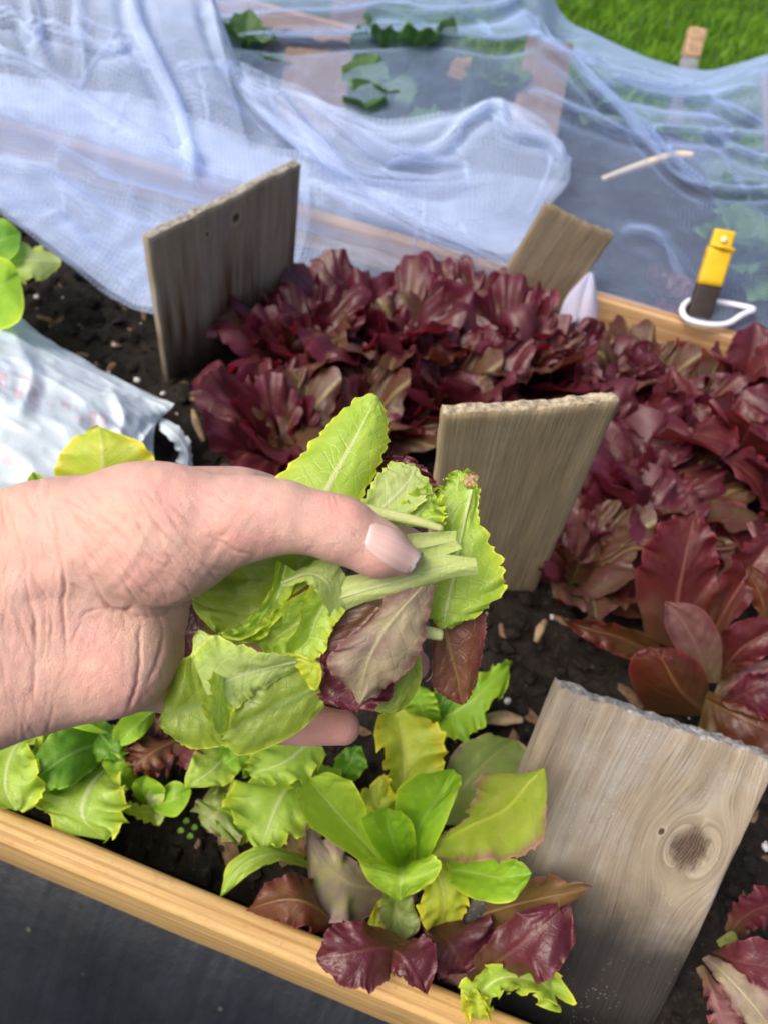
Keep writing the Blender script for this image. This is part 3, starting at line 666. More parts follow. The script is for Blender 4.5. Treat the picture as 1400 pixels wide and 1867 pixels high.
# a second layer of the bunched net a little above it, over the upper left and the middle
rows2 = [[(-260, -150, 1.20), (-40, -140, 1.19), (120, -130, 1.18), (260, -110, 1.17), (330, -60, 1.15), (380, 10, 1.13)],
         [(-260, 20, 1.05), (-40, 30, 1.05), (120, 40, 1.04), (250, 60, 1.03), (340, 110, 1.02), (420, 140, 1.01)],
         [(-260, 90, .98), (-40, 100, .98), (90, 145, .97), (230, 225, .965), (340, 270, .96), (470, 330, .95)],
         [(-260, 200, .93), (-40, 240, .93), (80, 300, .92), (220, 380, .91), (330, 420, .90), (480, 420, .895)],
         [(-260, 280, .05), (-40, 350, .04), (70, 430, .03), (165, 502, .025), (275, 566, .025), (420, 578, .025)]]
G2 = over_rail(folds(over_rail(grid_px(rows2, 110, 150)), HF[:4] + [([(60, -20), (90, 120), (200, 200)], .018, 14)], .008, 10., 31) + np.array([0, -.006, .006]))
rows3 = [[(440, 120, 1.03), (560, 170, 1.02), (690, 222, 1.0), (800, 212, 1.0), (905, 186, 1.0), (970, 230, .99), (1034, 300, .97)],
         [(470, 200, .99), (580, 240, .98), (690, 270, .97), (800, 270, .97), (890, 250, .97), (960, 280, .965), (1020, 330, .955)],
         [(540, 270, .95), (620, 300, .945), (700, 330, .94), (800, 350, .935), (880, 360, .935), (940, 370, .935), (990, 370, .94)],
         [(640, 330, .92), (690, 360, .915), (750, 400, .91), (810, 430, .905), (870, 460, .90), (915, 470, .905), (950, 450, .91)]]
G3 = over_rail(folds(over_rail(grid_px(rows3, 90, 130)), HF[4:8], .006, 11., 60) + np.array([0, -.006, .006]))
rows4 = [[(x, y, (d if d > .5 else d)) for x, y, d in row] for row in heap_rows[2:]]
rows4 = [[(x, y + 6 * k_ - 6, (d - .012 if d > .5 else d + .004)) for x, y, d in row] for k_, row in enumerate(rows4)]
G4 = over_rail(folds(over_rail(grid_px(rows4, 90, 240)), [HF[8], HF[9], HF[11]], .006, 13., 222) + np.array([0, -.008, .006]))
rows7 = [[(x, y - 14, (d - .022 if d > .5 else d + .006)) for x, y, d in row[:7]] for row in rows4]
G7 = over_rail(folds(over_rail(grid_px(rows7, 80, 130)), [HF[8]], .007, 15., 333) + np.array([0, -.014, .010]))
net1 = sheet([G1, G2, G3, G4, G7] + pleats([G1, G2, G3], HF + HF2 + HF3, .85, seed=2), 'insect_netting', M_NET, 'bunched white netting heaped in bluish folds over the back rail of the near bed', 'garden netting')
# its loose corner hangs down over the rail
tailM = pts([(1076, 495), (1062, 545), (1050, 612)], ('d', (.815, .785, .775)))
P_, F_, U_ = loft('hem_tail', tailM, pts([(1070, 497), (1030, 545), (1012, 600)], ('d', (.82, .795, .785))), pts([(1082, 497), (1088, 550), (1086, 615)], ('d', (.82, .795, .785))), None, nv=24, nu=17, ruf=.001, rfreq=1.2, quilt=0, rib=0, bulge=.008, face=(0, -1, .5), local=True, seed=4)
mesh_obj('hem_tail', P_, F_, net_mat('sky_tinted_netting_tail', .55, (.66, .68, .92)), net1, uv=U_ * .1)  # the corner's colour holds a painted skylight tint too

CF = [([(985, 70), (1040, 110), (1100, 175), (1170, 240), (1230, 310), (1300, 360)], .030, 10),
      ([(985, 68), (900, 78), (800, 62), (700, 66), (560, 75), (400, 70)], .026, 9),
      ([(960, -10), (900, 20), (800, 25), (700, 15), (640, 25), (380, 40)], .022, 10),
      ([(1045, 90), (1120, 150), (1200, 175), (1300, 190), (1400, 240)], .02, 9),
      ([(1180, 235), (1280, 245), (1400, 250)], .016, 9), ([(1100, 150), (1240, 180), (1380, 160)], .014, 10),
      ([(1300, 240), (1350, 280), (1420, 300)], .014, 9), ([(1290, 345), (1350, 350), (1420, 345)], .014, 8),
      ([(960, 165), (1060, 210), (1180, 255)], .012, 12), ([(1130, 420), (1200, 440), (1260, 520)], .008, 14)]
can_rows = [
    [(180, -330, 2.3), (400, -280, 2.25), (620, -250, 2.2), (800, -200, 2.15), (960, -110, 2.1), (1020, 20, 2.0), (1080, 60, 1.95), (1180, 105, 1.9), (1280, 128, 1.9), (1400, 100, 1.9), (1560, 60, 1.9)],
    [(180, -150, 1.75), (400, -120, 1.72), (620, -110, 1.70), (780, -90, 1.68), (955, -20, 1.60), (1012, 84, 1.50), (1070, 104, 1.48), (1180, 130, 1.46), (1275, 146, 1.44), (1390, 118, 1.42), (1560, 90, 1.40)],
    [(180, -20, 1.42), (400, 0, 1.40), (600, 10, 1.38), (760, 20, 1.36), (900, 40, 1.32), (985, 64, 1.285), (1060, 100, 1.28), (1180, 170, 1.27), (1280, 185, 1.26), (1392, 122, 1.255), (1560, 120, 1.25)],
    [(180, 120, 1.25), (400, 130, 1.22), (580, 150, 1.20), (740, 160, 1.18), (860, 180, 1.15), (960, 200, 1.13), (1060, 230, 1.12), (1170, 270, 1.10), (1280, 290, 1.09), (1400, 290, 1.08), (1560, 290, 1.07)],
    [(180, 260, 1.05), (400, 290, 1.03), (580, 310, 1.01), (740, 330, .995), (860, 340, .985), (960, 360, .98), (1060, 390, .97), (1160, 410, .96), (1270, 430, .95), (1400, 450, .94), (1560, 470, .93)],
    [(180, 320, .055), (400, 380, .055), (580, 425, .055), (740, 465, .055), (860, 495, .055), (960, 515, .056), (1070, 532, .062), (1160, 555, .066), (1250, 578, .067), (1400, 618, .066), (1560, 660, .066)]]
GC = folds(grid_px(can_rows, 170, 300), CF, .0035, 7., 90, (1, .6, 1))
low = smooth(np.linspace(0, 1, 170), .8, 1.)[:, None, None]
GC = grid_px(can_rows, 170, 300) * low + GC * (1 - low)
rows5 = [[(940, 20, 1.45), (1015, 86, 1.42), (1075, 108, 1.40), (1180, 134, 1.38), (1275, 150, 1.36), (1390, 122, 1.34), (1560, 90, 1.33)],
         [(970, 60, 1.31), (1020, 84, 1.275), (1080, 130, 1.26), (1180, 190, 1.24), (1280, 205, 1.23), (1392, 150, 1.235), (1560, 130, 1.23)],
         [(985, 66, 1.27), (1035, 100, 1.26), (1110, 175, 1.20), (1200, 265, 1.15), (1290, 300, 1.13), (1400, 300, 1.12), (1560, 290, 1.11)],
         [(990, 72, 1.265), (1042, 112, 1.25), (1120, 200, 1.17), (1220, 310, 1.10), (1310, 350, 1.08), (1420, 355, 1.07), (1560, 350, 1.06)]]
G5 = folds(grid_px(rows5, 100, 140), CF[3:8], .006, 12., 140)
rows6 = [[(180, -200, 1.8), (400, -120, 1.72), (620, -100, 1.68), (800, -60, 1.6), (960, 20, 1.5), (990, 62, 1.36)],
         [(180, -60, 1.5), (400, -20, 1.44), (620, -10, 1.42), (800, 10, 1.36), (920, 55, 1.31), (985, 64, 1.28)],
         [(180, 30, 1.38), (400, 52, 1.34), (620, 60, 1.32), (790, 62, 1.30), (900, 78, 1.28), (986, 72, 1.272)]]
G6 = folds(grid_px(rows6, 60, 140), CF[1:3], .006, 11., 180)
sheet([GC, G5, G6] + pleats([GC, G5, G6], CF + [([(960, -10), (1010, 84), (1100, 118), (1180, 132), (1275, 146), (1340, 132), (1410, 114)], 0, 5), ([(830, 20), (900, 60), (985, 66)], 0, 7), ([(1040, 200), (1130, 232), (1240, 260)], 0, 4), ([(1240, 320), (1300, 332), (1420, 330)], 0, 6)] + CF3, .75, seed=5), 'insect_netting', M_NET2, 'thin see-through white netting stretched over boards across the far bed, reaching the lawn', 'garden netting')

# ------------------------------------------------------------------ things by the back rail
tube('bamboo_stick', pts([(1098, 326), (1160, 304), (1225, 284), (1262, 283)], ('d', (1.06, 1.08, 1.10, 1.10))), [.004, .006, .0065, .005], simple_mat('bare_wood', (.62, .52, .38), .6, .3, .2, 300, .3))
tag(bpy.data.objects['bamboo_stick'], 'pale bare stick lying bent under the thin netting', 'stick')
# yellow topped marker
mk = empty('garden_marker', at_d(1268, 600, .835), 'yellow topped marker with dark brown foot, standing in a white ring', 'garden marker')
def bar(name, a, b, w, th, mat, parent, q, bev=.002, taper=1., nseg=8):
    a = np.asarray(a); b = np.asarray(b)
    return beam(name, a, b, q, w, th, mat, parent, bev=bev, nseg=nseg, rough=.0001)
M_YEL = simple_mat('yellow_plastic', (.72, .47, .012), .42, .5, .08, 60)
M_DKB = simple_mat('dark_brown_foot', (.030, .020, .018), .6, .4, .2, 100)
T0, T1, T2, T3 = at_d(1322, 420, .803), at_d(1312, 452, .809), at_d(1291, 520, .823), at_d(1268, 586, .833)
q_ = nrm(R @ np.array([1., -.28, 0])); nq = nrm(np.cross(q_, T0 - T3)); nq = nq if np.dot(nq, -T0) > 0 else -nq
bar('foot', T3, T2, .027, .012, M_DKB, mk, q_)
bar('grip', T2, T1, .027, .015, M_YEL, mk, q_, .003)
bar('grip_end', T1 - nq * .002, T0 - nq * .002, .0235, .011, M_YEL, mk, q_, .003)
lip = [T1 + q_ * .0135 + nq * .006, T1 + nq * .010, T1 - q_ * .0135 + nq * .006]; tube('lip', lip, .0026, M_YEL, mk)
for c, r_ in ((T1 * .55 + T0 * .45, .0042), (T2 * .25 + T1 * .75, .0040)):
    V = []; Fs = []
    for j in range(5):
        for k in range(14):
            a = k / 14 * 6.283; ph = j / 4 * 1.5708; V.append(c + nq * (.0045 + .0026 * math.cos(ph)) + r_ * math.sin(ph) * (q_ * math.cos(a) + nrm(T0 - T3) * math.sin(a)))
    Fs = [(j * 14 + k, j * 14 + (k + 1) % 14, j * 14 + 14 + (k + 1) % 14, j * 14 + 14 + k) for j in range(4) for k in range(14)]
    mesh_obj('rivet', V, Fs, simple_mat('rivet_white', (.75, .66, .35), .35, .5), mk)
M_CORD = simple_mat('white_cord', (.72, .74, .85), .55, .4, .08, 500)
lp = pts([(1300, 552), (1262, 546), (1243, 562), (1252, 582), (1290, 592), (1325, 590), (1352, 574), (1372, 564), (1340, 556), (1305, 550)], ('d', (.845, .84, .82, .812, .81, .812, .82, .83, .845, .85)))
tag(tube('netting_ring', lp, .0034, M_CORD, seg=60, n=10), 'white plastic ring lying on the back rail round the yellow marker', 'ring')

# stake on the lawn
st = empty('wooden_stake', at_d(1245, 150, 1.95), 'short wooden stake with a tan top, standing at the edge of the lawn', 'stake')
sa, sb, sc = at_d(1270, 54, 1.92), at_d(1256, 108, 1.94), at_d(1225, 235, 1.98)
sq = nrm(R @ np.array([1, -.1, 0]))
bar('stake_top', sb, sa, .046, .03, simple_mat('tan_wood', (.40, .27, .17), .8, .2, .3, 90, .4), st, sq)
bar('stake_foot', sc, sb, .045, .029, simple_mat('stake_grey', (.20, .22, .24), .7, .3, .2, 90), st, sq)  # lower half coloured plain grey

# ------------------------------------------------------------------ plastic bag
def bag_mat():
    t = NT('thin_plastic_bag'); ob = t.obj(); uv = t.sep(t.uv()); n = t.noise(ob, 26, 5, .6, .6); f = t.noise(ob, 120, 4, .6, 1.2)
    base = t.mix(t.sstep(n, .35, .65), (.68, .82, .94), (.78, .89, .97))
    # two lines of worn red print, too soft to read
    out = base
    br = t.n('ShaderNodeTexBrick'); t.put(t.scale(t.uv(), (15, 17, 1)), br.inputs[0]); br.offset = .35
    br.inputs['Scale'].default_value = 1.; br.inputs['Mortar Size'].default_value = .16; br.inputs['Mortar Smooth'].default_value = .5
    br.inputs['Brick Width'].default_value = .8; br.inputs['Row Height'].default_value = 1.6
    let = t.math('SUBTRACT', 1., br.outputs['Fac'])
    lt = t.voro(t.scale(t.uv(), (34, 26, 1)), 1.).outputs['Distance']
    wear = t.sstep(t.noise(ob, 55, 4), .38, .56)
    yy = t.math('ADD', uv[1], t.math('MULTIPLY', t.math('SUBTRACT', n, .5), .06))
    def band(c, w): return t.sstep(t.math('ABSOLUTE', t.math('SUBTRACT', yy, c)), w * .7, w, 1., 0.)
    m = t.math('MULTIPLY', t.math('MULTIPLY', band(.415, .075), t.sstep(uv[0], .18, .24)), t.sstep(uv[0], .66, .72, 1., 0.))
    m2 = t.math('MULTIPLY', t.math('MULTIPLY', band(.70, .03), t.sstep(uv[0], .05, .10)), t.sstep(uv[0], .33, .36, 1., 0.))
    m = t.math('MAXIMUM', m, t.math('MULTIPLY', m2, .6))
    m = t.math('MULTIPLY', t.math('MULTIPLY', m, wear), t.math('MULTIPLY', t.sstep(lt, .18, .42), let))
    out = t.mix(t.math('MULTIPLY', m, .42), out, (.74, .26, .32))
    s = t.pbsdf(out, .32, t.bump(t.math('ADD', n, t.math('MULTIPLY', f, .5)), .25, .003), .4)
    tl = t.n('ShaderNodeBsdfTranslucent'); t.put(out, tl.inputs[0])
    return t.done(t.mixs(.18, s, tl.outputs[0]))
M_BAG = bag_mat()
bag_rows = [[(-160, 430, .03), (-60, 505, .04), (10, 556, .05), (90, 620, .05), (160, 660, .05), (230, 698, .05), (285, 722, .05), (319, 738, .048)],
            [(-160, 500, .07), (-60, 560, .085), (10, 600, .085), (90, 655, .08), (160, 690, .075), (225, 722, .07), (275, 742, .06), (312, 748, .05)],
            [(-160, 640, .10), (-60, 660, .11), (10, 690, .11), (90, 725, .10), (160, 750, .09), (215, 765, .08), (260, 775, .065), (290, 768, .05)],
            [(-160, 780, .10), (-60, 780, .11), (10, 790, .11), (90, 815, .10), (160, 825, .09), (210, 830, .08), (250, 825, .065), (280, 805, .05)],
            [(-160, 900, .07), (-60, 900, .08), (10, 900, .08), (90, 910, .075), (160, 905, .07), (210, 895, .06), (250, 880, .05), (285, 850, .04)],
            [(-160, 1000, .0), (-60, 1000, .005), (10, 990, .005), (90, 980, .005), (160, 965, .005), (210, 945, .005), (255, 915, .01), (300, 880, .015)]]
BF = [([(0, 640), (120, 700), (230, 745), (300, 765)], .006, 14), ([(-40, 720), (80, 760), (180, 800)], .006, 16), ([(290, 770), (262, 810), (240, 860)], .012, 8), ([(300, 768), (285, 815), (280, 855)], .010, 7),
      ([(200, 700), (225, 760), (215, 820)], .005, 10), ([(20, 600), (60, 680), (40, 760)], .005, 12)]
GB = folds(grid_px(bag_rows, 110, 150), [(p_, a_ * .5, w_ * 1.2) for p_, a_, w_ in BF], .0026, 30., 12, (1, 1.5, 1))
bag = sheet([GB], 'plastic_bag', M_BAG)
me = bag.data; uvl = me.uv_layers[0].data; nvb, nub = 110, 150
for l in me.loops: uvl[l.index].uv = ((l.vertex_index % nub) / (nub - 1), (l.vertex_index // nub) / (nvb - 1))
tag(bag, 'crumpled pale blue plastic carrier bag with faded red print lying on the soil', 'plastic bag')
hp = pts([(292, 772), (318, 790), (338, 815), (344, 840), (338, 872), (318, 890)], ('z', (.05, .055, .05, .045, .035, .03)))
hl = pts([(292, 785), (310, 800), (322, 820), (326, 840), (322, 862), (306, 880)], ('z', (.05, .06, .055, .05, .04, .03)))
hr = pts([(294, 760), (326, 778), (347, 808), (350, 842), (345, 880), (326, 898)], ('z', (.045, .05, .045, .04, .03, .025)))
P_, F_, U_ = loft('handle', hp, hl, hr, None, nv=40, nu=11, ruf=.002, rfreq=5, quilt=.0004, rib=.002, face=(0, -.5, 1), local=True, seed=5)
mesh_obj('handle', P_, F_, M_BAG, bag, uv=U_ * .02)

# ------------------------------------------------------------------ lettuce plants built leaf by leaf
def plant(px, py, label, group='lettuce plants in the near bed', z=.0, cat_='lettuce', name='lettuce_plant'):
    return empty(name, at_z(px, py, z), label, cat_, group)
def LF(p, M, L, Rr, hs, mat, **kw): return leaf_px('leaf', M, L, Rr, hs, mat, p, **kw)
Z = lambda *a: ('z', a)
D = lambda *a: ('d', a)

# the light green heart lettuce in front
g = plant(735, 1600, 'bright green lettuce with an open upright heart, in front beside the thick knotty board')
LF(g, [(740, 1540), (735, 1440), (735, 1360), (722, 1290)], [(720, 1520), (708, 1430), (698, 1380), (665, 1300)], [(770, 1500), (808, 1400), (810, 1350), (785, 1285)], Z(.015, .045, .055, .05), 'yellow', quilt=.0009, nveins=8, edge=.008, ruf=.005, rfreq=3, teeth=.0015)
LF(g, [(800, 1500), (840, 1440), (890, 1385), (935, 1350)], [(795, 1480), (812, 1400), (850, 1352), (905, 1340)], [(850, 1510), (905, 1460), (962, 1410), (970, 1362)], Z(.01, .03, .038, .032), 'dull', quilt=.0009, nveins=8, edge=.004, ruf=.003, rfreq=2, teeth=.0008)
LF(g, [(735, 1560), (700, 1490), (672, 1440)], [(715, 1545), (652, 1480), (652, 1440)], [(745, 1520), (722, 1450), (698, 1402)], Z(.02, .05, .055), 'yellow', quilt=.0009, nveins=8, ruf=.006, rfreq=3, edge=.004, teeth=.0015)
LF(g, [(700, 1620), (640, 1610), (590, 1570), (552, 1510)], [(690, 1665), (620, 1685), (572, 1635), (548, 1518)], [(700, 1600), (650, 1570), (600, 1530), (556, 1498)], Z(.015, .035, .04, .045), 'greymauve', ruf=.005, rfreq=2.5, edge=.0, teeth=.001)
LF(g, [(730, 1610), (722, 1660), (738, 1712)], [(700, 1625), (692, 1670), (708, 1715)], [(750, 1620), (758, 1655), (765, 1700)], Z(.02, .035, .03), 'dull', quilt=.0009, nveins=8, ruf=.004, rfreq=2, edge=.005)
LF(g, [(700, 1640), (690, 1680), (672, 1700)], [(690, 1640), (676, 1670), (668, 1692)], [(712, 1645), (704, 1690), (680, 1710)], Z(.02, .03, .03), 'yellow', quilt=.0009, nveins=8, nv=24)
LF(g, [(760, 1560), (850, 1508), (920, 1475), (965, 1425), (990, 1400)], [(765, 1540), (838, 1500), (866, 1448), (880, 1408), (950, 1416)], [(780, 1570), (860, 1572), (930, 1568), (985, 1530), (1008, 1450)], Z(.03, .075, .115, .135, .14), 'rim', edge=.004, ruf=.003, rfreq=5, teeth=.0016, nv=64, nu=31, quilt=.0008, tfreq=26)
LF(g, [(770, 1580), (860, 1590), (910, 1600), (968, 1592)], [(775, 1565), (850, 1555), (920, 1564), (958, 1566)], [(790, 1592), (850, 1632), (910, 1647), (968, 1622)], Z(.02, .06, .085, .095), 'green', quilt=.0009, nveins=8, edge=.004, ruf=.001, rfreq=2)
LF(g, [(770, 1560), (800, 1600), (810, 1650), (805, 1692)], [(755, 1580), (770, 1620), (763, 1670), (785, 1694)], [(790, 1550), (840, 1590), (852, 1640), (835, 1690)], Z(.03, .045, .04, .025), 'yellow', quilt=.0009, nveins=8, ruf=.003, rfreq=3, teeth=.001)
LF(g, [(715, 1595), (665, 1535), (612, 1478), (575, 1435), (562, 1420)], [(700, 1600), (622, 1545), (560, 1500), (541, 1450), (552, 1422)], [(718, 1570), (676, 1525), (664, 1465), (640, 1424), (590, 1408)], Z(.02, .05, .08, .095, .095), 'vivid', quilt=.0009, nveins=8, edge=.014, ruf=.002, rfreq=2, nv=56, nu=27, teeth=.0004)
LF(g, [(755, 1575), (764, 1510), (795, 1460), (825, 1402)], [(740, 1560), (722, 1478), (728, 1434), (785, 1394)], [(775, 1572), (800, 1528), (838, 1430), (834, 1402)], Z(.02, .06, .09, .105), 'green', quilt=.0009, nveins=8, edge=.014, edgeR=.010, ruf=.0012, rfreq=2, nv=56, nu=27, teeth=.0004)
LF(g, [(735, 1585), (718, 1540), (706, 1500), (704, 1472)], [(716, 1588), (674, 1532), (660, 1490), (690, 1470)], [(757, 1575), (756, 1532), (752, 1500), (724, 1474)], Z(.02, .05, .075, .092), 'green', quilt=.0009, nveins=8, edge=.020, edgeR=.004, ruf=.001, rfreq=2, nv=48, nu=25)
LF(g, [(732, 1582), (732, 1590), (730, 1612), (728, 1642)], [(706, 1578), (660, 1562), (657, 1578), (692, 1628)], [(768, 1568), (786, 1560), (804, 1578), (768, 1628)], Z(.03, .070, .076, .062), 'vivid', quilt=.0009, nveins=8, edge=.010, ruf=.001, rfreq=2, nv=48, nu=25)

# red lettuce at the rail
h = plant(790, 1700, 'glossy maroon lettuce with broad crinkled leaves hanging over the near rail')
LF(h, [(830, 1690), (900, 1660), (980, 1640), (1072, 1620)], [(840, 1655), (900, 1625), (990, 1596), (1062, 1606)], [(850, 1715), (930, 1695), (1000, 1668), (1066, 1654)], Z(.01, .05, .085, .11), 'olivebrown', ruf=.004, rfreq=3)
LF(h, [(620, 1690), (570, 1650), (520, 1640), (452, 1658)], [(600, 1655), (550, 1596), (500, 1604), (448, 1652)], [(620, 1705), (560, 1694), (520, 1684), (458, 1668)], Z(.02, .055, .06, .05), 'brownred', ruf=.003, rfreq=3, edge=-.008, teeth=.001)
LF(h, [(790, 1690), (820, 1722), (846, 1768)], [(768, 1685), (785, 1750), (818, 1788)], [(820, 1678), (902, 1688), (892, 1745)], Z(.03, .045, .04), 'darkred', ruf=.006, rfreq=3, teeth=.0015)
LF(h, [(800, 1740), (815, 1770), (835, 1800)], [(790, 1740), (795, 1775), (812, 1796)], [(830, 1740), (850, 1765), (860, 1800)], Z(.02, .03, .03), 'pinkmauve', ruf=.004, rfreq=3, nv=24)
LF(h, [(700, 1722), (736, 1748), (775, 1812)], [(722, 1712), (786, 1716), (790, 1780)], [(700, 1752), (722, 1778), (762, 1806)], Z(.05, .066, .060), 'maroon', ruf=.003, rfreq=2.2, teeth=.0010, edge=-.002, quilt=.0008)
LF(h, [(745, 1728), (690, 1728), (640, 1738), (578, 1748)], [(722, 1702), (662, 1680), (608, 1688), (576, 1715)], [(718, 1760), (690, 1802), (640, 1800), (588, 1778)], Z(.05, .068, .072, .066), 'maroon', ruf=.0022, rfreq=2.6, teeth=.0010, edge=-.004, quilt=.0009, nv=56, nu=27, tfreq=26)
LF(h, [(848, 1792), (920, 1745), (985, 1692), (1038, 1646)], [(842, 1786), (890, 1708), (942, 1668), (1022, 1632)], [(868, 1798), (960, 1782), (1000, 1795), (1062, 1712)], Z(.03, .07, .09, .095), 'maroon', ruf=.005, rfreq=3, teeth=.0014, edge=-.003, quilt=.0009, nv=56, nu=27, tfreq=24)
# frilly arching leaf at the very bottom
fr = plant(870, 1850, 'small yellow green frilly lettuce arching over the rail at the bottom edge')
LF(fr, [(872, 1885), (872, 1820), (918, 1782), (990, 1795), (1012, 1832)], [(850, 1885), (840, 1805), (905, 1758), (1005, 1770), (1030, 1808)], [(892, 1880), (898, 1832), (925, 1806), (982, 1815), (1000, 1850)], Z(.03, .05, .06, .055, .045), 'lime', ruf=.007, rfreq=5, edge=.004, nv=64, nu=25)
LF(fr, [(880, 1890), (872, 1845), (868, 1805)], [(866, 1885), (848, 1840), (852, 1800)], [(896, 1880), (890, 1845), (888, 1815)], Z(.03, .05, .055), 'yellow', ruf=.005, rfreq=3, edge=.004)

# plants left of the middle
f = plant(520, 1500, 'yellow green crinkled lettuce between the fingers and the near rail')
LF(f, [(560, 1400), (515, 1450), (475, 1548)], [(520, 1388), (418, 1440), (425, 1512)], [(592, 1420), (565, 1500), (505, 1552)], Z(.03, .05, .045), 'lime', quilt=.0009, ruf=.0065, rfreq=4, teeth=.0012, nv=48, nu=25)
LF(f, [(430, 1358), (392, 1400), (342, 1436)], [(378, 1350), (355, 1375), (332, 1424)], [(455, 1370), (424, 1424), (360, 1440)], Z(.03, .05, .05), 'lime', quilt=.0009, ruf=.002, rfreq=2)
LF(f, [(575, 1345), (522, 1388), (455, 1412)], [(520, 1340), (466, 1366), (446, 1402)], [(595, 1378), (555, 1428), (480, 1434)], Z(.05, .066, .062), 'lime', quilt=.0009, ruf=.005, rfreq=4, teeth=.0012, edge=.003)
LF(f, [(440, 1450), (400, 1480), (368, 1502)], [(430, 1430), (368, 1455), (353, 1482)], [(450, 1490), (440, 1535), (390, 1522)], Z(.02, .035, .03), 'dull', ruf=.004, rfreq=3)
LF(f, [(560, 1570), (500, 1556), (440, 1580), (402, 1634)], [(555, 1560), (490, 1540), (422, 1570), (400, 1632)], [(562, 1584), (507, 1570), (457, 1594), (406, 1637)], Z(.02, .05, .055, .045), 'lime', quilt=.0009, ruf=.001, edge=-.002)
LF(f, [(545, 1475), (534, 1530), (550, 1570)], [(535, 1478), (518, 1530), (535, 1568)], [(556, 1480), (556, 1530), (560, 1572)], Z(.045, .03, .015), 'withered', nv=24, nu=11, ruf=.002)
LF(f, [(405, 1425), (392, 1455), (385, 1488)], [(390, 1430), (370, 1458), (372, 1485)], [(418, 1425), (415, 1458), (400, 1490)], Z(.02, .035, .03), 'dull', nv=24)
LF(f, [(600, 1400), (585, 1440), (560, 1470)], [(585, 1392), (555, 1420), (545, 1455)], [(625, 1400), (615, 1450), (575, 1480)], Z(.02, .035, .04), 'green', nv=24, ruf=.003)
LF(f, [(620, 1420), (640, 1390), (650, 1360)], [(605, 1410), (615, 1380), (640, 1358)], [(640, 1430), (668, 1400), (662, 1365)], Z(.01, .03, .03), 'deep', quilt=.0009, nv=24, ruf=.003)
LF(f, [(625, 1420), (600, 1475), (560, 1530)], [(600, 1412), (560, 1455), (545, 1520)], [(648, 1440), (635, 1500), (580, 1545)], Z(.015, .03, .03), 'lime', quilt=.0009, ruf=.006, rfreq=4)
LF(f, [(470, 1430), (440, 1490), (425, 1535)], [(440, 1425), (395, 1480), (400, 1530)], [(500, 1440), (490, 1500), (455, 1540)], Z(.015, .032, .028), 'green', quilt=.0009, ruf=.006, rfreq=4)
LF(f, [(500, 1360), (440, 1375), (395, 1405)], [(490, 1335), (430, 1345), (385, 1390)], [(500, 1390), (450, 1410), (405, 1422)], Z(.03, .045, .045), 'green', quilt=.0009, ruf=.005, rfreq=4)
e = plant(300, 1385, 'small brown red lettuce below the palm, between the green ones')
LF(e, [(345, 1340), (285, 1368), (240, 1402)], [(290, 1335), (236, 1360), (230, 1400)], [(352, 1375), (305, 1405), (252, 1418)], Z(.02, .04, .04), 'brownred', ruf=.0065, rfreq=4, teeth=.001)
LF(e, [(305, 1365), (350, 1385), (384, 1402)], [(320, 1355), (362, 1362), (385, 1394)], [(318, 1390), (345, 1408), (376, 1411)], Z(.03, .045, .045), 'maroon', ruf=.004, rfreq=2)
LF(e, [(320, 1340), (300, 1322), (270, 1310)], [(320, 1325), (300, 1308), (275, 1302)], [(325, 1360), (290, 1345), (265, 1322)], Z(.02, .03, .03), 'brownred', ruf=.003)
c = plant(190, 1360, 'dark green lettuce with a frilly pale leaf at the left edge, under the wrist')
LF(c, [(190, 1350), (125, 1378), (56, 1428)], [(188, 1328), (108, 1326), (52, 1400)], [(185, 1392), (122, 1436), (58, 1438)], Z(.03, .055, .055), 'deep', quilt=.0009, ruf=.0015, rfreq=2, edge=.003)
LF(c, [(205, 1390), (165, 1435), (152, 1490), (196, 1532)], [(185, 1398), (82, 1432), (68, 1472), (120, 1520)], [(195, 1400), (230, 1440), (224, 1502), (200, 1535)], Z(.02, .045, .045, .035), 'lime', quilt=.0009, ruf=.0065, rfreq=4, nv=48, nu=25)
LF(c, [(80, 1297), (140, 1312), (198, 1336)], [(88, 1290), (150, 1300), (200, 1332)], [(85, 1306), (140, 1328), (190, 1340)], Z(.05, .06, .055), 'green', edge=-.004)
LF(c, [(285, 1295), (245, 1328), (210, 1360)], [(230, 1300), (208, 1330), (206, 1356)], [(280, 1318), (258, 1344), (222, 1364)], Z(.03, .045, .04), 'green', edge=.002)
LF(c, [(70, 1310), (25, 1370), (10, 1430), (28, 1478)], [(20, 1320), (-40, 1380), (-60, 1450), (0, 1480)], [(110, 1310), (62, 1365), (80, 1425), (54, 1474)], Z(.04, .06, .064, .06), 'lime', quilt=.0009, ruf=.008, rfreq=4, edge=.002, teeth=.0012, nv=64, nu=27)
LF(c, [(210, 1340), (200, 1375), (190, 1400)], [(195, 1340), (178, 1375), (178, 1398)], [(225, 1345), (222, 1380), (205, 1402)], Z(.01, .02, .02), 'olivebrown', nv=24)
LF(c, [(120, 1330), (100, 1390), (70, 1450)], [(90, 1330), (50, 1385), (40, 1440)], [(150, 1340), (150, 1410), (100, 1462)], Z(.02, .04, .045), 'green', quilt=.0009, ruf=.006, rfreq=4)
LF(c, [(160, 1310), (190, 1345), (225, 1385)], [(175, 1300), (215, 1330), (240, 1372)], [(140, 1325), (165, 1375), (205, 1398)], Z(.02, .04, .04), 'deep', quilt=.0009, ruf=.004, rfreq=3)
LF(c, [(40, 1320), (0, 1350), (-50, 1390)], [(30, 1300), (-15, 1320), (-60, 1360)], [(55, 1345), (15, 1385), (-40, 1420)], Z(.03, .05, .055), 'lime', quilt=.0009, ruf=.006, rfreq=4)
d = plant(270, 1475, 'tiny green lettuce seedling with cupped leaves near the left part of the rail')
